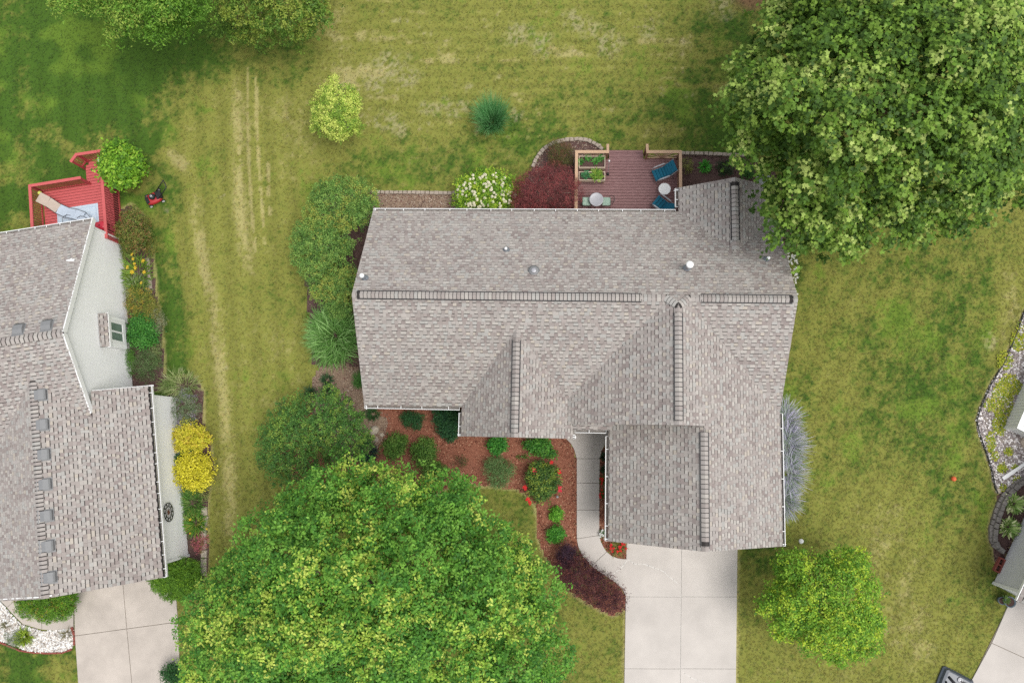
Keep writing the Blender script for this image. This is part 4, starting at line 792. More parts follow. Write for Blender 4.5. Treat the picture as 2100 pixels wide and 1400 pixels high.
woody('sapling', [(668, 170), (685, 156), (700, 168), (722, 182), (736, 200), (740, 222), (728, 240), (740, 252), (738, 272), (715, 280), (690, 292), (672, 280), (640, 268), (645, 250), (636, 232), (640, 205), (655, 188)],
      'small lime green sapling standing alone in the back lawn', 'tree', .9, 3.4, 1.0, .19, 9000, .085, [(142, 168, 66), (124, 154, 58), (160, 182, 78), (106, 138, 50)], .05, 16, seed=24, tips=[(196, 206, 104), (184, 200, 92)], tipf=.5, clump=.06, fill=.1, per=7, bark='twig', zlow=.8, rag=.15, zj=.8, gapf=.95)
woody('ash_tree', [(105, -150), (118, 42), (132, 22), (160, 14), (198, 36), (222, 44), (230, 78), (250, 84), (276, 74), (300, 72), (312, 92), (342, 92), (356, 70), (384, 62), (404, 34), (430, 20), (450, -150)],
      'loose branched green tree reaching in over the top left edge', 'tree', 3.2, 8.5, 3.5, .5, 34000, .13, [(92, 136, 44), (104, 146, 50), (78, 118, 38), (118, 156, 58)], .2, 16, kind='frond', seed=25, base=P(285, -60, 0), tips=[(146, 168, 74), (132, 160, 66)], tipf=.35, clump=.1, fill=.15, per=8, zlow=2.4)
woody('dense_tree', [(420, -150), (428, 30), (438, 62), (468, 72), (488, 88), (520, 80), (548, 86), (572, 96), (602, 88), (640, 78), (664, 58), (684, 36), (676, 10), (690, -150)],
      'dense rounded dark green tree at the top edge beside the loose tree', 'tree', 1.2, 5.5, 2.2, .5, 30000, .1, [(86, 118, 44), (98, 130, 50), (72, 102, 38), (110, 140, 56)], .16, 10, seed=26, tips=[(136, 150, 64), (124, 142, 56)], tipf=.4, clump=.06, fill=.2, zlow=.4, base=P(560, -40, 0))
woody('shrub_tree', [(528, 935), (532, 880), (556, 836), (596, 812), (640, 800), (690, 798), (728, 828), (752, 866), (770, 905), (748, 938), (702, 960), (668, 940), (650, 950), (664, 975), (640, 990), (566, 992), (534, 965)],
      'wide dark green multi stem shrub tree left of the front bed', 'tree', .8, 3.3, 1.6, .34, 22000, .085, [(72, 112, 50), (84, 124, 54), (62, 98, 46), (96, 134, 58)], .08, 14, seed=27, tips=[(126, 150, 64), (112, 144, 60)], tipf=.22, clump=.06, fill=.14, zlow=.5)
woody('japanese_maple', [(1052, 400), (1056, 368), (1088, 346), (1130, 334), (1164, 344), (1190, 368), (1196, 400), (1186, 426), (1186, 440), (1048, 440)],
      'dark red lace leaf maple between hydrangea and deck', 'tree', .9, 2.6, 1.5, .3, 20000, .075, [(116, 60, 60), (100, 50, 52), (132, 72, 70), (86, 44, 46)], .07, 14, kind='needle', seed=28, tips=[(150, 80, 76), (138, 66, 68)], tipf=.3, clump=.06, fill=.2, bark='twig', zlow=.2)
# --- shrubs
def shrub(name, poly, label, ze, zt, n, size, pal, cat='shrub', lobe=.2, dome=.8, limbs=3, group=None, **kw):
    kw.setdefault('clump', size*.75); kw.setdefault('zlow', .06)
    return woody(name, poly, label, cat, ze, zt, dome, lobe, n, size, pal, .025, limbs, group, part='foliage', trunk_name='stem', **kw)
VIB = [(104, 142, 66), (118, 152, 72), (90, 126, 58), (130, 160, 78), (78, 112, 52)]; VT = [(140, 154, 70), (152, 158, 74), (132, 150, 66)]
shrub('viburnum_shrub', [(652, 376), (690, 360), (736, 360), (766, 386), (772, 420), (756, 462), (722, 478), (690, 472), (650, 472), (630, 442), (637, 405)], 'rounded viburnum at the back corner, nearest the brick edging, of three', 1.1, 2.2, 16000, .075, VIB, lobe=.3, dome=.9, zj=.5, gapf=.9, fill=.12, seed=31, tips=VT, tipf=.35, group='viburnums along the left wall')
shrub('viburnum_shrub', [(624, 456), (660, 450), (700, 466), (722, 490), (718, 530), (692, 546), (680, 560), (650, 576), (618, 562), (602, 532), (598, 500), (606, 474)], 'green viburnum bulging furthest into the lawn, middle of three', 1.1, 2.1, 15000, .075, VIB, lobe=.3, dome=.9, zj=.5, gapf=.9, fill=.12, seed=32, tips=VT, tipf=.1, group='viburnums along the left wall')
shrub('viburnum_shrub', [(638, 572), (680, 546), (716, 530), (732, 548), (730, 590), (728, 640), (690, 652), (650, 624), (632, 602)], 'viburnum with orange tinted tips just above the ornamental grass', 1.0, 2.0, 11000, .075, VIB, lobe=.3, dome=.8, zj=.5, gapf=.9, fill=.12, seed=33, tips=VT, tipf=.3, group='viburnums along the left wall')
shrub('hydrangea', [(932, 402), (940, 374), (972, 354), (1010, 350), (1044, 358), (1060, 380), (1056, 410), (1046, 440), (936, 440)], 'hydrangea covered in cream flower cones behind the house', .4, 1.5, 9000, .11, [(112, 150, 44), (134, 168, 50), (92, 130, 42), (160, 182, 60)], lobe=.24, dome=.8, seed=34)
hyd = [o for o in COL.objects if o.name.startswith('hydrangea')][0]; _r = random.Random(4)
for i in range(105):
    while True:
        x, y = _r.uniform(934, 1058), _r.uniform(352, 428)
        if ((x-997)/60)**2+((y-395)/42)**2 < 1: break
    flower(hyd, x, y, .75+.95*math.sqrt(max(0, 1-((x-997)/66)**2-((y-400)/52)**2)), 'cone', 'cream', .075, 'flower_head')
shrub('barberry_shrub', ell(1148, 316, 28, 30, seed=2), 'bronze green barberry inside the curved stone edging', .3, 1.05, 6000, .07, [(88, 94, 46), (100, 84, 52), (74, 80, 42), (116, 80, 60)], lobe=.16, dome=.5, seed=35, kind='needle')
shrub('barberry_hedge', [(1136, 1176), (1140, 1152), (1168, 1140), (1192, 1130), (1222, 1164), (1258, 1190), (1282, 1216), (1281, 1248), (1256, 1260), (1216, 1240), (1176, 1215), (1146, 1192)], 'clipped dark red barberry hedge curving along the walkway', .3, 1.35, 16000, .075, [(74, 40, 46), (60, 33, 40), (90, 52, 56), (48, 28, 36), (104, 62, 62)], lobe=.24, dome=.4, zj=.5, fill=.1, seed=36, kind='needle', cat='hedge', tips=[(88, 88, 50), (130, 76, 70)], tipf=.12)
shrub('purple_shrub', ell(1162, 1140, 23, 26, seed=5), 'nearly black purple shrub at the top end of the red hedge', .5, 1.25, 5500, .06, [(62, 42, 58), (48, 34, 48), (78, 54, 70), (40, 28, 38)], lobe=.16, dome=.5, seed=37, kind='needle')
shrub('boxwood', ell(362, 1184, 56, 46, seed=6, jit=.02), 'clipped boxwood mound at the left garage corner by the tree', .35, 1.25, 34000, .05, [(86, 126, 36), (74, 112, 32), (104, 144, 44)], lobe=.24, dome=.6, flat=.6, rag=.6, seed=38, tips=[(120, 158, 40)], tipf=.12)
shrub('boxwood', ell(95, 1230, 68, 48, seed=7, jit=.02), 'clipped boxwood mound half under the roof beside white gravel', .35, 1.25, 36000, .05, [(86, 126, 36), (74, 112, 32), (104, 144, 44)], lobe=.24, dome=.6, flat=.6, rag=.6, seed=39, tips=[(120, 158, 40), (140, 130, 50)], tipf=.14)
shrub('bright_bush', ell(248, 338, 45, 45, seed=8, jit=.05), 'round bright green bush beside the red deck landing', .8, 2.1, 5200, .15, [(108, 152, 40), (92, 136, 38), (126, 168, 48), (76, 118, 34)], lobe=.26, dome=.9, seed=40, tips=[(158, 190, 70)], tipf=.25)
shrub('gold_shrub', ell(391, 898, 36, 30, seed=9), 'golden shrub with orange tips by the white wall, upper of two', .4, 1.1, 3600, .1, [(196, 190, 56), (206, 198, 66), (176, 174, 50), (196, 176, 66)], lobe=.2, dome=.6, seed=41)
shrub('gold_shrub', ell(397, 967, 39, 37, seed=10), 'brilliant yellow shrub by the white wall, lower of two', .4, 1.1, 4200, .11, [(216, 208, 58), (200, 194, 52), (228, 218, 78), (184, 178, 48)], lobe=.2, dome=.6, seed=42, kind='frond')
shrub('salvia_shrub', ell(379, 836, 32, 42, seed=11), 'grey green soft shrub at the garage back corner', .3, .9, 5000, .065, [(116, 134, 98), (98, 120, 84), (84, 112, 66), (138, 148, 120)], lobe=.18, dome=.5, seed=43, kind='needle', tips=[(150, 140, 160)], tipf=.15)
shrub('green_sprig', [(342, 938), (360, 930), (392, 920), (400, 932), (380, 948), (356, 952)], 'dark green sprig poking out between the two golden shrubs', .3, .7, 900, .08, [(44, 84, 42), (56, 98, 48)], lobe=.12, dome=.3, seed=44)
shrub('mixed_shrub', ell(274, 472, 34, 46, seed=12), 'bronze green shrub at the end of the red deck rail', .4, 1.3, 5500, .075, [(100, 116, 50), (120, 118, 58), (80, 98, 42), (134, 108, 66)], lobe=.2, dome=.6, seed=45)
shrub('perennial', ell(286, 622, 28, 40, seed=13), 'olive perennial clump below the yellow daylilies', .2, .6, 3600, .08, [(112, 128, 50), (92, 112, 44), (136, 140, 62)], lobe=.16, dome=.4, seed=46, kind='needle', tips=[(176, 150, 60)], tipf=.2)
shrub('perennial', ell(290, 680, 32, 36, seed=14), 'deep green leafy perennial in front of the bay window', .25, .8, 4200, .09, [(66, 124, 48), (54, 106, 44), (82, 138, 58)], lobe=.17, dome=.4, seed=47)
shrub('perennial', ell(322, 660, 15, 26, seed=14), 'grey feathery perennial at the lawn edge by the bay window', .2, .6, 1500, .07, [(124, 132, 96), (140, 140, 112)], lobe=.13, dome=.3, seed=48, kind='needle')
shrub('perennial', ell(300, 748, 30, 32, seed=15), 'dull green perennial against the wall above the garage roof', .2, .7, 3300, .08, [(92, 116, 70), (76, 104, 56), (108, 124, 84)], lobe=.16, dome=.4, seed=49, kind='needle')
shrub('groundcover', ell(410, 1112, 16, 24, seed=16), 'pink groundcover patch inside the round edging stones', .05, .18, 1500, .05, [(176, 100, 108), (196, 120, 128), (130, 110, 70)], lobe=.1, dome=.3, seed=50)
shrub('evergreen', ell(847, 862, 24, 17, seed=17), 'dark evergreen under the front gutter, left of two', .2, .6, 2600, .09, [(38, 76, 44), (48, 90, 50), (60, 102, 56)], lobe=.14, dome=.4, seed=51, kind='needle')
shrub('evergreen', [(890, 840), (940, 838), (942, 872), (925, 902), (912, 900), (898, 880)], 'taller dark evergreen in the roof corner beside the front gable', .2, .9, 4600, .1, [(36, 74, 46), (46, 86, 50), (58, 98, 56)], lobe=.17, dome=.4, seed=52, kind='frond')
FB = [(78, 116, 46), (94, 132, 54), (64, 100, 40), (112, 146, 66)]
shrub('spirea', [(786, 915), (800, 893), (826, 888), (836, 902), (828, 928), (806, 942), (790, 934)], 'green spirea in the red mulch nearest the boulders', .2, .7, 2600, .085, FB, lobe=.15, dome=.4, seed=53, kind='frond')
shrub('spirea', [(846, 912), (866, 897), (888, 902), (894, 930), (888, 955), (868, 965), (850, 945)], 'tall oval spirea in the middle of the red mulch', .2, .8, 3800, .085, FB, lobe=.16, dome=.4, seed=54, kind='frond')
shrub('spirea', ell(892, 968, 24, 22, seed=18), 'spirea half hidden under the shade tree edge', .2, .7, 2200, .085, FB, lobe=.15, dome=.4, seed=55, kind='frond')
shrub('twiggy_plant', ell(944, 946, 17, 15, seed=19), 'small sparse twiggy plant in open red mulch', .05, .35, 420, .07, [(70, 92, 46), (110, 80, 60)], lobe=.1, dome=.3, seed=56, kind='needle', limbs=6)
shrub('front_perennial', ell(1021, 913, 18, 18, seed=20), 'leafy green perennial below the small front gable', .15, .55, 1300, .1, [(54, 116, 44), (66, 132, 50), (84, 146, 58)], lobe=.14, dome=.3, seed=57)
shrub('front_perennial', [(1070, 912), (1090, 900), (1120, 898), (1128, 915), (1140, 926), (1134, 936), (1112, 934), (1086, 924)], 'sprawling leafy perennial left of the walkway entrance', .15, .6, 2300, .1, [(62, 116, 44), (76, 132, 50), (92, 140, 52), (56, 98, 40)], lobe=.14, dome=.3, seed=58)
shrub('small_seedling', ell(1073, 937, 12, 7, seed=21), 'tiny sparse green seedling in mulch above the rose bush', .02, .2, 160, .06, [(96, 128, 56), (80, 110, 48)], lobe=.09, dome=.2, seed=59, limbs=2)
shrub('round_shrub', ell(1022, 967, 31, 32, seed=22, jit=.05), 'round feathery grey green shrub left of the rose bush', .3, .9, 5000, .075, [(94, 126, 72), (80, 112, 62), (112, 142, 88)], lobe=.17, dome=.6, seed=60, kind='needle')
rose = shrub('rose_bush', [(1078, 985), (1082, 964), (1104, 946), (1128, 950), (1146, 962), (1144, 990), (1136, 1012), (1112, 1028), (1090, 1022), (1080, 1004)], 'rose bush with scattered red blooms beside the walkway', .3, 1.1, 4600, .085, [(70, 104, 46), (88, 118, 52), (58, 88, 42), (128, 146, 58)], lobe=.19, dome=.6, seed=61)
for x, y, m in ((1094, 963, 'pinkflower'), (1097, 968, 'pinkflower'), (1131, 948, 'redflower'), (1147, 967, 'redflower'), (1148, 1001, 'pinkflower'), (1148, 1006, 'pinkflower'), (1077, 1000, 'redflower'), (1083, 1024, 'redflower'), (1087, 1031, 'redflower')): flower(rose, x, y, .95, 'cluster', m, .11)
shrub('small_boxwood', ell(1140, 1055, 13, 13, seed=23, jit=.05), 'small bright green ball shrub by the walkway, upper of two', .1, .45, 1300, .07, [(96, 156, 44), (80, 138, 40), (118, 172, 60)], lobe=.11, dome=.25, seed=62)
shrub('small_boxwood', ell(1140, 1095, 17, 17, seed=24, jit=.05), 'larger dark green ball shrub by the walkway, lower of two', .1, .5, 2000, .07, [(70, 134, 44), (58, 118, 40), (90, 150, 54)], lobe=.12, dome=.3, seed=63)
shrub('dark_shrub', ell(355, 1382, 24, 26, seed=25), 'dark green shrub under the shade tree beside the left driveway', .3, 1.0, 2600, .09, [(44, 84, 44), (56, 98, 50)], lobe=.18, dome=.5, seed=64, kind='frond')
shrub('wall_evergreen', ell(738, 778, 14, 18, seed=26), 'small green bush tucked against the left house wall', .3, .9, 2000, .07, [(62, 112, 46), (76, 126, 52)], lobe=.14, dome=.3, seed=65, kind='needle')
shrub('bed_plant', ell(1487, 345, 15, 14, seed=27), 'dark sparse plant in brown mulch near the maple', .05, .4, 700, .08, [(44, 62, 38), (56, 72, 44)], lobe=.11, dome=.25, seed=66)
shrub('bed_plant', ell(1408, 340, 12, 16, seed=28), 'yellowish plant in brown mulch right beside the deck rail', .05, .35, 600, .07, [(130, 136, 66), (112, 118, 54)], lobe=.1, dome=.25, seed=67, kind='needle')
shrub('bed_plant', ell(1532, 352, 12, 12, seed=29), 'green plant at the maple edge above the bird bath', .05, .4, 600, .08, [(58, 104, 44), (72, 118, 50)], lobe=.1, dome=.25, seed=68)
for i_, (x, y, rx, ry, pal_, lab) in enumerate(((258, 505, 16, 26, [(104, 124, 52), (126, 130, 62), (88, 110, 46)], 'leafy perennial tight against the wall above the daylilies'),
        (306, 505, 12, 28, [(92, 118, 50), (134, 120, 60)], 'leafy perennial at the lawn edge above the daylilies'), (318, 720, 12, 34, [(104, 124, 72), (126, 136, 88)], 'grey green perennial at the lawn edge below the bay window'),
        (264, 740, 14, 30, [(80, 122, 52), (96, 136, 60)], 'green perennial against the wall below the bay window'), (418, 1000, 10, 20, [(112, 130, 66), (140, 144, 84)], 'low plant at the lawn edge beside the yellow shrub'),
        (392, 1000, 20, 14, [(80, 116, 50), (100, 134, 58)], 'low green plant tucked below the yellow shrub'), (310, 640, 20, 30, [(106, 122, 54), (128, 134, 64), (150, 140, 66)], 'olive perennial at the lawn edge beside the wall'), (344, 792, 16, 12, [(96, 122, 60), (116, 138, 74)], 'small leafy plant at the inside corner of the left garage'))):
    shrub('border_plant', ell(x, y, rx, ry, seed=i_), lab, .15, .5, int(rx*ry*5.2), .075, pal_, lobe=.13, dome=.35, seed=200+i_, kind='needle')
# --- strap-leaved plants
SG = [(112, 156, 80), (94, 138, 64), (140, 176, 108), (78, 118, 52)]
orn = thing('ornamental_grass', P(688, 692, 0), 'large fountain of striped ornamental grass at the left wall', 'grass'); rng = np.random.default_rng(70)
nb = 1500; a = rng.random(nb)*6.283; q = np.sqrt(rng.random(nb)); base = PV(688+36*q*np.cos(a), 690-46*q*np.sin(a), rng.uniform(.2, .9, nb))
v, f, c = blades(nb, base, a+rng.normal(size=nb)*.9, rng.uniform(.7, 1.2, nb), rng.uniform(.1, .8, nb), rng.uniform(.010, .02, nb), pick(SG, nb, rng)*rng.uniform(.75, 1.25, (nb, 1)), droop=1.5)
finish(bpy.data.objects.new('leaves', np_mesh('leaves', v, f, M['leaf'], c)), orn)
jn = thing('asparagus_fern', P(1008, 258, 0), 'feathery blue green fern plume standing in the back lawn', 'plant'); nb = 1600; a = rng.random(nb)*6.283; q = np.sqrt(rng.random(nb))
base = PV(1010+17*q*np.cos(a), 252-18*q*np.sin(a), .05); v, f, c = blades(nb, base, a+rng.normal(size=nb)*.7, rng.uniform(.8, 1.7, nb), rng.uniform(.05, .55, nb), np.full(nb, .007), pick([(88, 148, 84), (106, 160, 98), (70, 128, 70), (124, 172, 116)], nb, rng), droop=.55)
finish(bpy.data.objects.new('leaves', np_mesh('leaves', v, f, M['leaf'], c)), jn)
LV = [(186, 184, 202), (168, 166, 190), (150, 168, 142), (200, 198, 212), (132, 154, 122)]
for i, (y, lab) in enumerate(((868, 'lavender clump along the garage wall, nearest the house back'), (915, 'lavender clump along the garage wall, second from the back'), (968, 'lavender clump along the garage wall, third from the back'), (1022, 'lavender clump along the garage wall, nearest the front corner'))):
    clump('lavender', 1603+(4, 8, 8, 2)[i], y, 14, lab, 'lavender', 560, (.95, 1.05, 1.0, .85)[i], .011, LV, 80+i, (.3, 1.2), .5, ry=28, group='lavender beside the garage', spread=.9)
clump('hosta', 2077, 1032, 22, 'variegated hosta in the block edged bed, upper of two', 'hosta', 230, .46, .055, [(146, 172, 96), (124, 156, 80), (222, 226, 176), (164, 184, 110)], 90, (.3, 1.1), .9, group='hostas at the right wall', spread=.3)
clump('hosta', 2066, 1080, 23, 'variegated hosta in the block edged bed, lower of two', 'hosta', 230, .46, .055, [(146, 172, 96), (124, 156, 80), (222, 226, 176), (164, 184, 110)], 91, (.3, 1.1), .9, group='hostas at the right wall', spread=.3)
dl = clump('daylily', 284, 560, 30, 'clump of daylilies with yellow blooms along the left wall', 'daylily', 220, .7, .02, [(104, 136, 50), (86, 120, 44), (128, 152, 66)], 92, (.2, 1.0), 1.2, ry=34, spread=.8)
for x, y in ((271, 522), (273, 531), (294, 535), (276, 541), (262, 548), (278, 549), (271, 558), (296, 558), (290, 580)): flower(dl, x, y, .65, 'star', 'yellowflower', .11)
clump('ornamental_clump', 286, 592, 28, 'grey green grassy clump just below the yellow daylilies', 'grass', 200, .6, .014, [(140, 152, 110), (120, 140, 90)], 93, (.2, 1.0), 1.2, spread=.6)
clump('ornamental_clump', 374, 790, 34, 'pale feathery grass at the back corner of the left garage', 'grass', 330, .75, .012, [(150, 164, 104), (126, 148, 84), (172, 176, 128)], 94, (.1, 1.0), 1.0, ry=18, spread=.9)
clump('ornamental_clump', 394, 1032, 24, 'grassy green clump just below the brilliant yellow shrub', 'grass', 320, .6, .014, [(92, 138, 58), (76, 122, 50), (130, 156, 84)], 95, (.1, 1.0), 1.1, spread=.8)
d2 = clump('daylily', 402, 1072, 24, 'green daylily fountain beside the round edging stones', 'daylily', 200, .6, .018, [(92, 140, 50), (76, 122, 46), (150, 160, 70)], 96, (.2, 1.0), 1.2, spread=.6)
for x, y in ((390, 1065), (390, 1093), (424, 1084)): flower(d2, x, y, .5, 'star', 'yellowflower', .08)
clump('grass_tuft', 52, 1305, 20, 'yellow green grass fountain in the white gravel', 'grass', 160, .5, .022, [(134, 158, 52), (112, 140, 44), (156, 172, 68)], 97, (.2, 1.1), 1.0, spread=.3)
shrub('gravel_plant', ell(26, 1310, 18, 20, seed=30), 'grey green cushion plant in white gravel beside the grass fountain', .1, .4, 1700, .05, [(112, 128, 92), (96, 112, 78)], lobe=.12, dome=.3, seed=69, kind='needle')
clump('gravel_twigs', 139, 1300, 10, 'dry brown twiggy tuft in white gravel near the driveway', 'plant', 60, .4, .008, [(120, 112, 76), (96, 96, 60)], 98, (.2, 1.1), .6, spread=.4)
clump('gravel_twigs', 14, 1281, 8, 'small dry tuft in white gravel near the left frame edge', 'plant', 50, .3, .008, [(128, 120, 86), (100, 104, 66)], 99, (.2, 1.1), .6, spread=.4)
clump('grass_tuft', 765, 849, 13, 'small dark grass tuft below the front left gutter', 'grass', 240, .35, .009, [(52, 88, 48), (66, 102, 56)], 100, (.1, 1.0), .9, spread=.6)
for i, (x, y, lab) in enumerate(((672, 779, 'lone dark sedge tuft in the pale side bed'), (638, 806, 'dark sedge tuft at the left tip of the shrub tree'), (672, 806, 'dark sedge tuft at the top of the shrub tree'))): clump('sedge', x, y, 12, lab, 'grass', 170, .4, .009, [(58, 92, 58), (74, 108, 68), (50, 78, 54)], 101+i, (.1, 1.0), 1.0, spread=.5, group='sedge tufts in the side bed')
clump('sedge', 752, 925, 22, 'dark blue green sedge beside the boulders under the tree edge', 'grass', 300, .55, .012, [(40, 66, 58), (54, 82, 68), (34, 54, 50)], 105, (.2, 1.1), 1.2, spread=.7)
clump('bed_hosta', 1445, 344, 14, 'bright green leafy plant in the middle of the brown mulch bed', 'plant', 90, .36, .03, [(66, 138, 48), (84, 154, 56)], 106, (.2, 1.1), .9, spread=.3)
dz = clump('daisies', 1626, 552, 10, 'tall white daisies along the right end wall', 'daisies', 160, .7, .01, [(76, 108, 50), (90, 120, 56)], 107, (.05, .6), .5, ry=42, spread=.9)
_r = random.Random(8)
for i in range(62):
    y = _r.uniform(518, 606); x = 1611+(y-518)*.2+_r.uniform(0, 20 if y < 575 else 9); flower(dz, x, y, .7, 'star', 'whiteflower', .06)
for x, y, lab, m in ((1238, 985, 'red flowering annual in the narrow garage bed, upper of two', 'redflower'), (1238, 1012, 'red flowering annual in the narrow garage bed, lower of two', 'redflower')):
    r_ = clump('annual', x, y, 9, lab, 'flowers', 50, .25, .02, [(80, 116, 50), (66, 100, 46)], int(y), (.3, 1.2), .8, spread=.4, group='annuals in the garage bed')
    for j in range(7): flower(r_, x-4+random.uniform(-4, 4), y+random.uniform(-8, 8), .26, 'star', m, .07)
r_ = clump('annual', 1236, 1094, 8, 'white flowering annual at the lower end of the garage bed', 'flowers', 50, .22, .02, [(96, 126, 86), (120, 140, 110)], 120, (.3, 1.2), .8, spread=.4)
for j in range(7): flower(r_, 1234+random.uniform(-4, 4), 1094+random.uniform(-11, 11), .24, 'cluster', 'whiteflower', .055)
for x, y, lab in ((1240, 962, 'dark leafed annual in the garage bed, nearer the red blooms'), (1240, 936, 'dark leafed annual in the garage bed, nearest the porch')): clump('annual', x, y, 8, lab, 'flowers', 90, .22, .02, [(44, 62, 44), (56, 76, 52)], int(y)+1, (.2, 1.2), .8, spread=.5, group='annuals in the garage bed')
r_ = clump('red_canna', 1268, 1120, 14, 'spiky red flowering plant in the corner by garage and driveway', 'flowers', 110, .5, .016, [(96, 110, 50), (120, 120, 60), (150, 130, 80)], 122, (.3, 1.2), .9, spread=.35)
for j in range(15): flower(r_, 1268+random.uniform(-16, 16), 1122+random.uniform(-8, 9), .36, 'cluster', 'redflower', .075)
# weeds creeping through the right gravel
wp = []
for x, y, rx, ry, k in ((2055, 820, 22, 40, 900), (2070, 790, 24, 24, 500), (2050, 870, 14, 22, 400), (2032, 905, 9, 22, 240), (2068, 925, 9, 8, 120), (2054, 960, 10, 10, 150), (2080, 958, 6, 5, 60), (2030, 830, 12, 14, 160), (2060, 740, 16, 20, 220), (2085, 700, 12, 20, 200), (2040, 935, 8, 8, 80), (2092, 690, 16, 30, 200), (2057, 1000, 7, 6, 60), (2085, 985, 10, 8, 80)):
    aa = RNG.random(k)*6.283; q = np.sqrt(RNG.random(k)); wp.append(PV(x+rx*q*np.cos(aa), y+ry*q*np.sin(aa), .05))
wp = np.concatenate(wp); wc = pick([(168, 172, 56), (146, 158, 50), (120, 146, 48), (180, 176, 70)], len(wp), RNG)
tag(finish(bpy.data.objects.new('weeds', leaves_mesh('weeds', wp+RNG.normal(size=wp.shape)*.03*np.array([1, 1, .4])+np.array([0, 0, .02]), RNG.normal(size=wp.shape)*.4+np.array([0, 0, 1]), RNG.uniform(.06, .14, len(wp)), wc, 'oval', RNG))), 'yellow green creeping weeds in the right gravel', 'weeds', kind='stuff')

# ---------------------------------------------------------------- main deck
DZ = .45; dk = thing('back_deck', tuple(FM @ Vector((3, 11.8, 0))), 'mauve plank deck with tan sunburst railings behind the house', 'deck', rz=-.0219)
v = 9.9; i = 0
while v < 13.42:
    MB(FM).cbox(.70, 5.5, v+.011, v+.138, DZ-.035, DZ, .006).build('plank', M['plank'], dk); v += .142
for z0, y0 in ((.16, 13.72), (.31, 13.46)):
    for j in range(2): MB(FM).cbox(2.26, 3.9, y0+j*.135-.0, y0+j*.135+.13, z0-.035, z0, .006).build('step_plank', M['plank'], dk)
MB(FM).box(.72, 5.48, 9.9, 13.4, .0, DZ-.04).build('deck_frame', M['soil'], dk)
RT = 1.36; RN = [0]
def rail(a, b, posts=True, fill='bal', m='cedar', frm=FM, par=dk, zb=DZ, zt=RT, w_=.14, step=.13, low=None, mi='cedar_dark'):
    RN[0] += 1; zt = zt+.004*(RN[0] % 3); a, b = Vector(a), Vector(b); d = (b-a).normalized(); L = (b-a).length
    up = lambda q, z: (q.x, q.y, z)
    MB(frm).beam(up(a-d*w_*.5, zt), up(b+d*w_*.5, zt), w_, .04).build('hand_rail', M[m], par)
    MB(frm).beam(up(a, zt-.07), up(b, zt-.07), .045, .09).build('rail_board', M[mi], par); lo = zb+.08 if low is None else low
    MB(frm).beam(up(a, lo), up(b, lo), .045, .09).build('rail_board', M[mi], par)
    if posts:
        for q in (a, b): MB(frm).box(q.x-.045, q.x+.045, q.y-.045, q.y+.045, 0, zt-.02).build('post', M[mi], par)
    if fill == 'bal':
        n = int(L/step)
        for k in range(1, n): q = a+d*(L*k/n); MB(frm).beam(up(q, lo+.045), up(q, zt-.115), .036, .036).build('baluster', M[mi], par)
    else:
        c = a+d*L/2; n = 13
        for k in range(n):
            t = -1+2*k/(n-1); e = (c+d*(t*L*.5), zt-.11) if abs(t) < .72 else (c+d*(math.copysign(L*.48, t)), lo+.06+(zt-lo-.2)*(1-abs(t))/.28)
            MB(frm).beam(up(c+d*t*.06, lo+.05), up(e[0], e[1]), .03, .03).build('sunburst_slat', M['cedar'], par)
rail((.68, 10.35, 0), (.68, 13.42, 0)); rail((.68, 13.44, 0), (2.12, 13.44, 0), fill='sun'); rail((4.0, 13.44, 0), (5.48, 13.44, 0), fill='sun'); rail((5.5, 11.3, 0), (5.5, 13.42, 0))
for u in (2.14, 3.98): MB(FM).beam((u, 13.44, RT-.006), (u, 13.86, RT-.12), .12, .04).build('hand_rail', M['cedar'], dk); MB(FM).box(u-.045, u+.045, 13.76, 13.85, 0, RT-.14).build('post', M['cedar_dark'], dk)
def planter(v0, v1, lab, plants):
    r = thing('planter_box', tuple(FM @ Vector((1.42, (v0+v1)/2, DZ))), lab, 'planter', 'raised planters on the deck', -.0219); zt = 1.0; zb = .72; t = .03
    for x0, x1, y0, y1 in ((.8, 2.04, v0, v0+t), (.8, 2.04, v1-t, v1), (.8, .8+t, v0+t, v1-t), (2.04-t, 2.04, v0+t, v1-t)): MB(FM).box(x0, x1, y0, y1, zb, zt).build('side_board', M['planter'], r)
    for x in (.86, 1.98):
        for y in (v0+.06, v1-.06): MB(FM).box(x-.03, x+.03, y-.03, y+.03, DZ, zb).build('leg', M['cedar'], r)
    MB(FM).box(.83, 2.01, v0+t, v1-t, zb+.02, .93).build('soil', M['soil'], r)
planter(12.8, 13.38, 'tan planter box on the deck nearest the back rail', 4); planter(12.18, 12.61, 'tan planter box on the deck nearest the house', 2)
for x, y, lab in ((1190, 333, 'leafy seedling at the left end of the upper planter'), (1206, 324, 'leafy seedling at the back rail in the upper planter'), (1221, 331, 'leafy seedling in the middle of the upper planter'), (1233, 325, 'leafy seedling at the right end of the upper planter')):
    clump('seedling', x, y, 7, lab, 'plant', 44, .2, .028, [(84, 140, 66), (104, 158, 80), (68, 120, 56)], int(x), (.4, 1.2), .8, z=.93, spread=.35, group='seedlings in the upper planter')
clump('seedling', 1202, 360, 9, 'blue green herb in the planter nearest the house', 'plant', 90, .22, .025, [(92, 146, 100), (76, 128, 84)], 310, (.2, 1.2), .8, z=.93, spread=.5)
clump('seedling', 1224, 360, 12, 'larger yellow green vegetable plant in the planter nearest the house', 'plant', 120, .28, .032, [(124, 158, 66), (150, 172, 76), (98, 138, 56)], 311, (.2, 1.2), .8, z=.93, spread=.6)
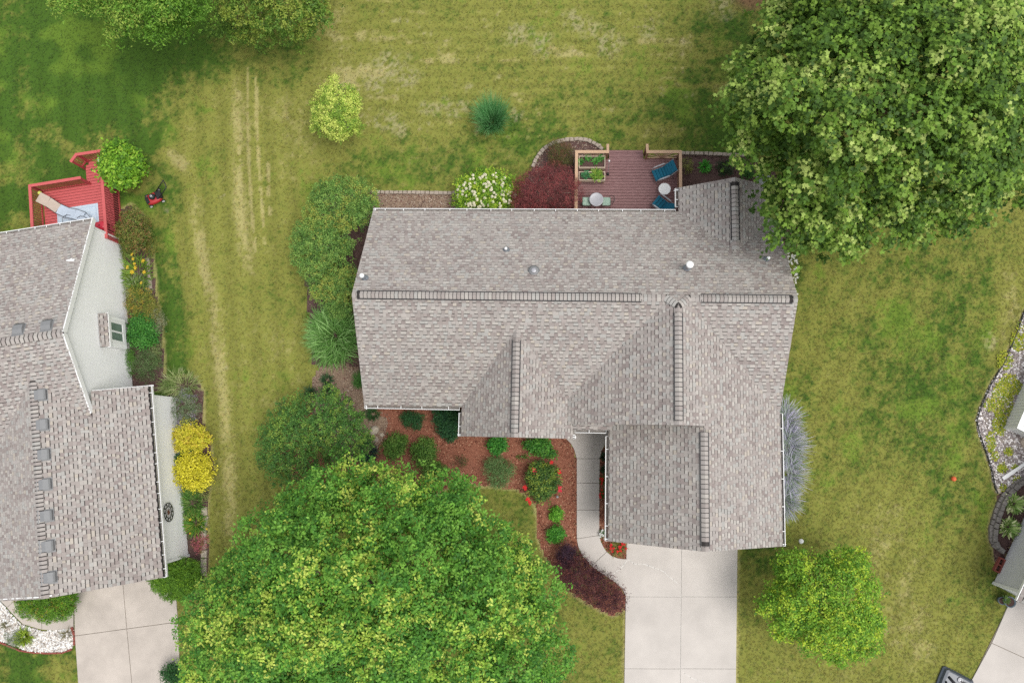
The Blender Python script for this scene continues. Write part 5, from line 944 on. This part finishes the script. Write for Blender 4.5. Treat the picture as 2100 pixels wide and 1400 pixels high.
def lounge(u, v, rz, lab):
    F = FM @ Matrix.Translation((u, v, DZ)) @ Matrix.Rotation(rz, 4, 'Z'); r = thing('patio_chair', tuple(F.translation), lab, 'chair', 'teal cushioned patio chairs')
    for i in range(4): x = -.48+i*.155; MB(F).cbox(x, x+.147, -.27, .27, .36-i*.012, .44-i*.012, .02).build('seat_pad', M['teal'], r)
    B = F @ Matrix.Translation((.13, 0, .37)) @ Matrix.Rotation(-math.radians(52), 4, 'Y')
    for i in range(4): MB(B).cbox(.02+i*.16, .02+i*.16+.152, -.27, .27, .0, .08, .02).build('back_pad', M['teal'], r)
    for s in (-1, 1):
        MB(F).tube([(-.42, s*.31, 0), (-.44, s*.31, .56), (-.36, s*.32, .62), (.1, s*.32, .6), (.34, s*.31, .55), (.42, s*.31, 0)], .018, 7).build('frame', M['metal_grey'], r, True)
        MB(F).cbox(-.34, .16, s*.32-.03, s*.32+.03, .62, .645, .008).build('arm_rest', M['metal_grey'], r)
        MB(F).tube([(-.46, s*.285, .36), (.13, s*.285, .34), (.55, s*.285, .9)], .016, 7).build('side_rail', M['metal_grey'], r, True)
    return r
lounge(4.78, 12.62, math.radians(22), 'teal padded patio chair in the back right corner of the deck'); lounge(4.78, 11.0, math.radians(-38), 'teal padded patio chair half hidden under the roof edge')
def table(u, v, r_, h, lab, name, m, mleg):
    F = FM @ Matrix.Translation((u, v, DZ)); t = thing(name, tuple(F.translation), lab, 'table')
    MB(F).lathe([(r_*.96, h-.03), (r_, h-.02), (r_, h), (r_*.97, h+.012), (r_*.9, h+.006), (.001, h+.004)], n=28).build('table_top', M[m], t, True)
    for k in range(3): a = k*2.094+.4; MB(F).tube([(r_*.75*math.cos(a), r_*.75*math.sin(a), 0), (r_*.25*math.cos(a), r_*.25*math.sin(a), h*.5), (r_*.7*math.cos(a), r_*.7*math.sin(a), h-.02)], .013, 6).build('leg', M[mleg], t, True)
    return t
table(4.83, 11.8, .285, .46, 'round white side table between the teal chairs', 'side_table', 'white', 'metal_grey'); table(1.63, 11.2, .33, .72, 'round grey bistro table near the house wall', 'bistro_table', 'metal_grey', 'metal_dark')
def bistro(u, v, rz, lab):
    F = FM @ Matrix.Translation((u, v, DZ)) @ Matrix.Rotation(rz, 4, 'Z'); r = thing('bistro_chair', tuple(F.translation), lab, 'chair', 'bistro chairs at the round table')
    MB(F).cbox(-.18, .2, -.2, .2, .44, .5, .02).build('cushion', M['cushion'], r); MB(F).tube([(.2*math.cos(t*.524), .2*math.sin(t*.524), .43) for t in range(13)], .01, 6, False).build('seat_ring', M['metal_dark'], r)
    for x, y in ((-.17, -.17), (-.17, .17), (.18, -.18), (.18, .18)): MB(F).tube([(x, y, .43), (x*1.2, y*1.2, 0)], .01, 6).build('leg', M['metal_dark'], r)
    MB(F).tube([(-.1, -.23, .45), (-.22, -.22, .7), (-.32, -.13, .86), (-.36, 0, .9), (-.32, .13, .86), (-.22, .22, .7), (-.1, .23, .45)], .012, 6).build('back_hoop', M['metal_dark'], r)
    for k in (-.1, 0, .1): MB(F).tube([(-.19, k, .45), (-.34+abs(k)*.3, k, .87)], .007, 5).build('back_rod', M['metal_dark'], r)
bistro(1.17, 11.18, 0, 'wire bistro chair with leaf print cushion, nearest the red maple'); bistro(2.12, 11.18, math.pi, 'wire bistro chair with leaf print cushion, right of the table')
F = FM @ Matrix.Translation((2.2, 12.9, DZ)); t = thing('garden_torch', tuple(F.translation), 'slim garden torch with white tip standing beside the planters', 'torch')
MB(F).tube([(0, -.25, 0), (0, .05, 1.0)], .012, 6).build('pole', M['metal_grey'], t); MB(F).lathe([(.06, 0), (.07, .05), (.05, .14), (.02, .16)], (0, -.25, .02), 10).build('base', M['metal_dark'], t, True); MB(F).lathe([(.03, 0), (.05, .04), (.02, .1)], (0, .05, 1.0), 10).build('lamp_head', M['white'], t, True)

# ---------------------------------------------------------------- red deck of the left neighbour
RZ = .6; rd = thing('red_deck', tuple(FN @ Vector((-21.8, 14.6, 0))), 'red stained deck with railings behind the left house', 'deck', rz=.14)
v = 12.6
while v < 16.75:
    u0, u1 = (-23.55, -20.02) if v < 15.6 else (-21.3+max(0, v-16.55), -20.02)
    MB(FN).cbox(u0, u1, v+.011, v+.141, RZ-.035, RZ, .006).build('plank', M['redwood'], rd); v += .147
for k in range(3): MB(FN).cbox(-21.42-k*.12+.12, -21.32-k*.12+.12, 15.8, 16.55, RZ-.1-k*.16-.03, RZ-.1-k*.16, .006).build('step_plank', M['redwood'], rd)
MB(FN).box(-23.5, -20.06, 12.7, 15.6, 0, RZ-.05).build('deck_frame', M['soil'], rd); MB(FN).box(-21.25, -20.06, 15.6, 16.6, 0, RZ-.05).build('deck_frame', M['soil'], rd)
kw = dict(m='redwood', frm=FN, par=rd, zb=RZ, zt=1.5, mi='redrail', step=.12)
rail((-23.6, 12.8, 0), (-23.6, 15.68, 0), **kw); rail((-23.6, 15.7, 0), (-21.1, 15.7, 0), **kw); rail((-19.98, 12.55, 0), (-19.98, 15.5, 0), **dict(kw, low=.12)); rail((-21.44, 16.62, 0), (-21.19, 16.89, 0), **kw); rail((-21.17, 16.9, 0), (-19.86, 16.89, 0), **kw)
F0 = FN @ Matrix.Translation((0, 0, RZ))
o = thing('outdoor_mat', tuple(F0 @ Vector((-21.8, 13.8, 0))), 'pale blue patterned mat lying on the red deck', 'mat')
MB(F0).box(-22.9, -20.8, 12.9, 14.66, .002, .014).build('mat', M['mat_blue'], o); b = MB(F0)
for x in (-22.85, -20.93): b.box(x, x+.04, 12.95, 14.6, .014, .019)
b.box(-22.8, -20.94, 14.52, 14.56, .014, .019); b.build('border', M['sling'], o)
o = thing('sling_lounger', tuple(F0 @ Vector((-22.3, 14.5, 0))), 'pale sling recliner with tan head end and dark tube frame on the red deck', 'lounge chair'); pth = [(-23.4, 15.2, .62), (-23.0, 14.92, .5), (-22.6, 14.55, .36), (-22.2, 14.3, .3), (-21.8, 14.15, .34), (-21.4, 13.95, .3), (-21.15, 13.6, .26)]
def ribbon(ps, hw, m, nm, th=.012):
    b = MB(F0)
    for i in range(len(ps)-1):
        p, q = Vector(ps[i]), Vector(ps[i+1]); d = (q-p).normalized(); n0 = Vector((-d.y, d.x, 0)).normalized()*hw
        b.hexa([p-n0, q-n0, q+n0, p+n0], [x+Vector((0, 0, th)) for x in (p-n0, q-n0, q+n0, p+n0)])
    return b.build(nm, M[m], o)
ribbon(pth[:3], .25, 'tan', 'head_rest'); ribbon(pth[2:], .27, 'sling', 'sling')
for s in (-.27, .27): MB(F0).tube([(x+s*.5, y+s*.8, z+.02) for x, y, z in pth[1:]], .014, 6).build('frame_tube', M['metal_dark'], o, True)
for c, rr in (((-22.2, 13.9, .2), .33), ((-21.5, 13.75, .22), .3)): MB(F0).tube([(c[0]+rr*math.cos(t*.524), c[1]+rr*math.sin(t*.524)*.8, c[2]+.16*math.sin(t*.524)) for t in range(13)], .012, 6, False).build('frame_loop', M['metal_dark'], o, True)
for x, y in ((-23.0, 15.2), (-22.9, 14.5), (-21.6, 14.3), (-21.4, 13.5)): MB(F0).tube([(x, y, 0), (x+.1, y-.05, .3)], .014, 6).build('leg', M['metal_dark'], o)
o = thing('folding_board', tuple(F0 @ Vector((-22.9, 13.3, 0))), 'tan board lying on the red deck at the roof edge', 'board'); MB(F0 @ Matrix.Translation((-22.75, 13.45, .2)) @ Matrix.Rotation(.7, 4, 'Z')).cbox(-.3, .3, -.2, .2, 0, .05, .01).build('panel', M['tan'], o)
for x in (-.2, .2): MB(F0 @ Matrix.Translation((-22.75, 13.45, 0)) @ Matrix.Rotation(.7, 4, 'Z')).box(x-.02, x+.02, -.15, .15, .0, .2).build('leg', M['metal_dark'], o)
F1 = F0 @ Matrix.Translation((-20.3, 13.2, 0)); o = thing('grill', tuple(F1.translation), 'red lidded barbecue grill in the corner of the red deck', 'grill')
b = MB(F1); rows = [(.26, .21, .55), (.27, .22, .62), (.27, .22, .74), (.24, .19, .84), (.16, .12, .88)]; n = 16; vs = []
for rx, ry, z in rows: vs += [(rx*math.copysign(abs(math.cos(t))**.45, math.cos(t)), ry*math.copysign(abs(math.sin(t))**.45, math.sin(t)), z) for t in [2*math.pi*(j+.5)/n for j in range(n)]]
b.add(vs, [(i*n+j, i*n+(j+1) % n, (i+1)*n+(j+1) % n, (i+1)*n+j) for i in range(4) for j in range(n)]+[tuple(range(4*n, 5*n))]); b.build('lid', M['red_paint'], o, True)
MB(F1).box(-.24, .24, -.19, .19, .4, .56).build('fire_box', M['metal_dark'], o); MB(F1).lathe([(.03, .88), (.035, .885), (.03, .895)], n=12).build('dial', M['metal_dark'], o)
for x in (-.2, .2):
    for y in (-.15, .15): MB(F1).box(x-.015, x+.015, y-.015, y+.015, 0, .4).build('leg', M['metal_dark'], o)
x, y, z = P(82, 396, 1.0); o = thing('yellow_ball_lamp', (x, y, RZ), 'small pale yellow globe on a stake in the red deck corner', 'lamp'); MB().tube([(x, y, RZ), (x, y, .95)], .012, 6).build('stake', M['metal_dark'], o)
MB().lathe([(.1*math.sin(t*.349), -.1*math.cos(t*.349)) for t in range(10)], (x, y, 1.02), 14).build('globe', M['yellow'], o, True)
x, y, z = P(203, 325, 1.0); o = thing('white_pot', (x, y, RZ), 'white round pot at the red deck landing beside the bright bush', 'pot'); MB().lathe([(.09, 0), (.15, .08), (.17, .2), (.15, .3), (.12, .3), (.11, .22)], (x, y, RZ), 16).build('bowl', M['white'], o, True); MB().lathe([(.11, .2), (.105, .24), (.01, .25)], (x, y, RZ), 12).build('soil', M['soil'], o)

# ---------------------------------------------------------------- stones, bricks, edging
def block(parent, name, x, y, rz, lx, ly, h, m, z=0, jit=.012):
    F = frame(x, y, z, rz); b = MB(F); r = random.uniform; c = .018
    lo = [(-lx/2, -ly/2), (lx/2, -ly/2), (lx/2, ly/2), (-lx/2, ly/2)]; lo = [(p+r(-jit, jit), q+r(-jit, jit)) for p, q in lo]
    b.hexa([(p, q, -.03) for p, q in lo], [(p, q, h-c) for p, q in lo]); b.f.pop(-5); n = len(b.v)-4
    tp = [tuple(F @ Vector((p*.86, q*.82, h+r(-.006, .006)))) for p, q in lo]; m0 = len(b.v); b.v += tp; b.f += [(n+i, n+(i+1) % 4, m0+(i+1) % 4, m0+i) for i in range(4)]+[(m0, m0+1, m0+2, m0+3)]
    return b.build(name, m, parent)
def edging(name, pl, lab, ln, dp, h, m, cat='edging', gap=.012, part='brick'):
    pts = [Vector(P(x, y, 0)) for x, y in pl]; root = thing(name, tuple(pts[len(pts)//2]), lab, cat); s = 0
    for i in range(len(pts)-1):
        a, b = pts[i], pts[i+1]; L = (b-a).length; d = (b-a)/L
        while s < L:
            q = a+d*s; block(root, part, q.x, q.y, math.atan2(d.y, d.x)+random.uniform(-.05, .05), ln*random.uniform(.9, 1.04), dp*random.uniform(.9, 1.08), h+random.uniform(-.012, .012), M[m]); s += ln+gap
        s -= L
edging('brick_edging', [(767, 395), (850, 395.5), (936, 397)], 'straight row of tan edging bricks behind the house', .21, .17, .12, 'stone')
edging('brick_edging', [(1094, 340), (1098, 330), (1104, 320), (1116, 306), (1136, 294), (1160, 288), (1186, 286), (1206, 289), (1222, 297), (1238, 309)], 'curved row of grey tan edging stones round the bed by the deck', .21, .18, .13, 'stone', part='stone')
edging('brick_edging', [(1400, 315), (1450, 316), (1530, 320)], 'straight edging bricks along the dark bed right of the deck', .21, .17, .12, 'stone')
edging('stone_edging', [(420, 1048), (422, 1062), (419, 1082), (419, 1106), (420, 1130), (419, 1150), (418, 1172)], 'row of round topped edging stones by the white garage wall', .38, .26, .12, 'boulder', part='stone')
edging('stone_edging', [(304, 536), (306, 560), (309, 590)], 'short row of edging stones beside the yellow daylilies', .3, .2, .1, 'stone', part='stone')
edging('brick_edging', [(150, 1289), (153, 1300), (154, 1322)], 'short clay brick edging between white gravel and driveway', .2, .09, .1, 'brick_red')
edging('brick_edging', [(-10, 1312), (12, 1320), (40, 1332), (70, 1337), (100, 1338), (130, 1337), (148, 1330)], 'curved clay brick edging between white gravel and lawn', .24, .08, .08, 'brick_red')
rw = [(2100, 984), (2085, 992), (2072, 1004), (2062, 1015), (2052, 1033), (2044, 1054), (2037, 1078), (2035, 1102), (2042, 1120), (2052, 1128)]
edging('retaining_wall', [(x-5, y-2) for x, y in rw], 'outer lower course of grey blocks round the hosta bed', .26, .17, .14, 'stone_grey', 'retaining wall', part='block'); edging('retaining_wall', [(x+1, y+1) for x, y in rw], 'inner higher course of grey blocks round the hosta bed', .27, .19, .26, 'stone_grey', 'retaining wall', part='block')
pts = [Vector(P(x, y, 0)) for x, y in [(2150, 560), (2098, 642), (2085, 680), (2060, 740), (2030, 790), (2010, 835), (2002, 862), (2008, 890), (2024, 935), (2033, 965), (2040, 1000), (2045, 1011)]]
b = MB()
for p, q in zip(pts, pts[1:]): b.beam(p+Vector((0, 0, .04)), q+Vector((0, 0, .04)), .035, .11)
tag(b.build('steel_edging', M['paver_joint']), 'thin dark edging strip between right lawn and gravel', 'edging')
def rock(x, y, r, h, lab, seed, m='boulder', group=None, sx=1.2):
    rg = random.Random(seed); p = P(x, y, 0); b = MB(frame(p[0], p[1], -.04, rg.uniform(0, 6.28))); n = 11; rows = []
    for j, (q, z) in enumerate(((1, 0), (1.04, .35), (.86, .75), (.5, .98))): rows += [(r*sx*q*math.cos(6.283*k/n)*rg.uniform(.88, 1.1), r*q*math.sin(6.283*k/n)*rg.uniform(.88, 1.1), h*z*rg.uniform(.92, 1.08)) for k in range(n)]
    rows.append((0, 0, h)); b.add(rows, [(i*n+k, i*n+(k+1) % n, (i+1)*n+(k+1) % n, (i+1)*n+k) for i in range(3) for k in range(n)]+[(3*n+k, 3*n+(k+1) % n, 4*n) for k in range(n)])
    return tag(b.build('boulder', M[m]), lab, 'boulder', group)
rock(769, 882, .2, .26, 'largest pale boulder at the tip of the side bed', 1, group='boulders in the side bed'); rock(783.5, 891.5, .11, .16, 'smaller pale boulder right of the largest boulder', 2, group='boulders in the side bed', sx=1)
rock(772, 901, .13, .14, 'mossy boulder just below the largest boulder', 3, 'stone', 'boulders in the side bed'); rock(766, 909, .09, .1, 'smallest mossy boulder at the bottom of the group', 4, 'stone', 'boulders in the side bed')
rock(1229, 299, .09, .1, 'single pale stone inside the curved edging by the deck', 5); rock(2047, 1006, .12, .14, 'rounded pale stone at the tip of the right gravel', 6)
rock(2100, 908, .22, .25, 'brown boulder on gravel at the right frame edge', 7, 'stone')

# ---------------------------------------------------------------- loose objects
F = frame(*P(320, 408, 0)[:2], 0, 0); q = Vector(P(338, 378, .9))-Vector(P(320, 408, 0)); F = frame(*P(320, 408, 0), math.atan2(q.y, q.x))
mw = thing('lawn_mower', P(320, 408, 0), 'red push lawn mower with black handle parked on the left lawn', 'lawn mower', rz=math.atan2(q.y, q.x)); b = MB(F); n = 14; vs = []
for s, z in ((1, .08), (1, .2), (.86, .25), (.5, .27)): vs += [(.40*s*math.copysign(abs(math.cos(t))**.6, math.cos(t))-.03, .28*s*math.copysign(abs(math.sin(t))**.6, math.sin(t)), z) for t in [2*math.pi*(j+.5)/n for j in range(n)]]
b.add(vs, [(i*n+j, i*n+(j+1) % n, (i+1)*n+(j+1) % n, (i+1)*n+j) for i in range(3) for j in range(n)]+[tuple(range(3*n, 4*n))]); b.build('deck', M['mower_red'], mw, True)
MB(F).lathe([(.15, .26), (.16, .33), (.13, .42), (.09, .45), (.01, .46)], (-.02, .02, 0), 14).build('engine', M['metal_dark'], mw, True); MB(F).lathe([(.07, .45), (.06, .48), (.01, .485)], (-.02, .02, 0), 12).build('engine_cap', M['metal_grey'], mw, True)
MB(F).cbox(-.42, -.24, -.18, .18, .2, .29, .03).build('front_hood', M['metal_dark'], mw); MB(F).cbox(.14, .42, -.2, .2, .16, .36, .05).build('rear_chute', M['metal_dark'], mw)
for x, y in ((-.33, -.3), (-.33, .3), (.33, -.32), (.33, .32)):
    W = F @ Matrix.Translation((x, y, .1)) @ Matrix.Rotation(math.pi/2, 4, 'X'); wh = MB(W).lathe([(.06, -.03), (.1, -.028), (.1, .028), (.06, .03)], n=14).build('wheel', M['metal_dark'], mw, True); MB(W).lathe([(.07, -.036), (.07, .036)], n=12).build('hub', M['white'], wh)
for s in (-1, 1): MB(F).tube([(.25, s*.2, .3), (.75, s*.2, .72), (1.02, s*.2, .95)], .024, 7).build('handle_bar', M['metal_dark'], mw, True)
MB(F).tube([(1.02, -.2, .95), (1.03, 0, .955), (1.02, .2, .95)], .024, 7).build('grip', M['metal_dark'], mw, True)
x, y, _ = P(1953, 981, 0); tag(MB().lathe([(.11*math.sin(t*.2618), .11-.11*math.cos(t*.2618)) for t in range(13)], (x, y, .02), 18).build('ball', M['orange'], None, True), 'orange ball lying in the right lawn', 'ball')
x, y, _ = P(1555, 377, 0); o = thing('bird_bath', (x, y, 0), 'grey bird bath bowl just behind the back roof gable', 'bird bath'); MB().lathe([(.16, 0), (.09, .06), (.06, .3), (.06, .7), (.1, .78)], (x, y, 0), 14).build('pedestal', M['stone_grey'], o, True)
MB().lathe([(.1, .76), (.24, .8), (.31, .9), (.33, .91), (.3, .88), (.2, .83), (.01, .82)], (x, y, 0), 24).build('bowl', M['glassy'], o, True); MB().lathe([(.06, .82), (.07, .86), (.01, .9)], (x, y, 0), 8).build('pebble', M['stone_grey'], o, True)
x, y, _ = P(1638, 1107, 0); o = thing('garden_light', (x, y, 0), 'small frosted garden light on the lawn near the garage corner', 'light'); MB().tube([(x, y, -.02), (x, y, .3)], .012, 6).build('stake', M['metal_grey'], o); MB().lathe([(.05, .28), (.1, .32), (.11, .38), (.07, .43), (.01, .45)], (x, y, 0), 14).build('globe', M['white'], o, True)
x, y, _ = P(1143, 1017, 0); o = thing('garden_light', (x, y, 0), 'tiny metal path light in mulch below the rose bush', 'light'); MB().tube([(x, y, -.02), (x, y, .3)], .012, 6).build('stake', M['metal_dark'], o); MB().lathe([(.07, .29), (.06, .32), (.02, .35), (.005, .36)], (x, y, 0), 12).build('hood', M['metal_grey'], o, True)
def pot(px, py, r, h, lab, plant):
    x, y, _ = P(px, py, 0); o = thing('plant_pot', (x, y, 0), lab, 'pot', 'pots at the right driveway corner'); MB().lathe([(r*.7, 0), (r*.95, h*.8), (r, h), (r*.86, h), (r*.8, h*.86)], (x, y, 0), 18).build('pot', M['blue_pot'], o, True); MB().lathe([(r*.82, h*.7), (r*.8, h*.88), (.01, h*.9)], (x, y, 0), 14).build('soil', M['soil'], o)
pot(2049, 1229, .17, .26, 'shallow blue grey pot left of the larger pot at the grey house', 0); pot(2061, 1230, .24, .42, 'larger blue grey pot holding a small plant at the grey house', 1)
clump('potted_plant', 2062, 1229, 9, 'small green plant growing in the larger pot', 'plant', 50, .2, .025, [(96, 128, 66), (120, 140, 80)], 400, (.3, 1.2), .8, z=.38, spread=.4)
x, y, _ = P(2046, 1157, 0); F = frame(x, y, 0, AR); o = thing('planter_block', (x, y, 0), 'rusty red hollow block with two holes against the grey wall', 'block')
for x0, x1, y0, y1 in ((-.33, .33, -.13, -.08), (-.33, .33, .08, .13), (-.33, -.27, -.08, .08), (.27, .33, -.08, .08), (-.03, .03, -.08, .08)): MB(F).box(x0, x1, y0, y1, 0, .2).build('block_wall', M['brick_red'], o)
for x in (-.15, .15): MB(F).lathe([(.07, .02), (.075, .1), (.02, .13)], (x, 0, 0), 10).build('fill', M['soil'], o)
a, b2 = Vector(P(2056, 981, .08)), Vector(P(2112, 943, .1)); o = thing('downspout_extension', tuple(a), 'white downspout extension lying across the right gravel', 'downspout'); MB().beam(a, a.lerp(b2, .42), .15, .1).build('outer_pipe', M['white'], o); MB().beam(a.lerp(b2, .40)+Vector((0, 0, .012)), b2, .13, .085).build('inner_pipe', M['white'], o)
F = frame(*P(1958, 1398, 0), math.radians(-24)); o = thing('hoop_base', P(1958, 1398, 0), 'dark moulded plastic hoop stand base on the lawn by the right driveway', 'stand base', rz=math.radians(-24))
def tubrow(s, z): return [(x*s, y*s, z) for x, y in ((-.72, -.62), (-.74, -.1), (-.72, .4), (-.62, .47), (.0, .44), (.62, .4), (.7, .3), (.66, -.62))]
b = MB(F); vs = tubrow(1, .0)+tubrow(1.0, .09)+tubrow(.92, .13)+tubrow(.84, .24)+tubrow(.7, .26); n = 8; b.add(vs, [(i*n+j, (i*n+(j+1) % n), (i+1)*n+(j+1) % n, (i+1)*n+j) for i in range(4) for j in range(n)]+[tuple(range(4*n, 5*n))]); b.f = [f[::-1] for f in b.f[:-1]]+[b.f[-1][::-1]]; b.build('tank', M['dark_tub'], o)
MB(F).tube([(-.45, .12, .27), (.0, -.1, .3), (.6, -.3, .34)], .06, 8).build('pole', M['black'], o, True); MB(F).tube([(-.5, -.1, .27), (-.3, -.38, .28), (.1, -.55, .3)], .045, 8).build('brace', M['black'], o, True); MB(F).lathe([(.11, .25), (.11, .3), (.08, .31), (.06, .29), (.01, .29)], (.02, .2, 0), 16).build('fill_cap', M['metal_grey'], o, True); MB(F).cbox(.05, .55, -.02, .2, .255, .31, .02).build('wheel_housing', M['black'], o)
x, y, z = P(141, 531, 4.0); q = FN.inverted() @ Vector((x, y, z)); zz = HE+(13.1-q.y)*.474
b = MB(FN @ Matrix.Translation((q.x, q.y, zz+.022)) @ Matrix.Rotation(-math.atan(.474), 4, 'X')); b.prism([(-.25, -.02), (-.05, -.07), (.12, -.1), (.16, .02), (.04, .04), (-.02, .1), (-.1, .06), (-.24, .05)], 0, .006); b.build('roof_patch', M['white'], nh)
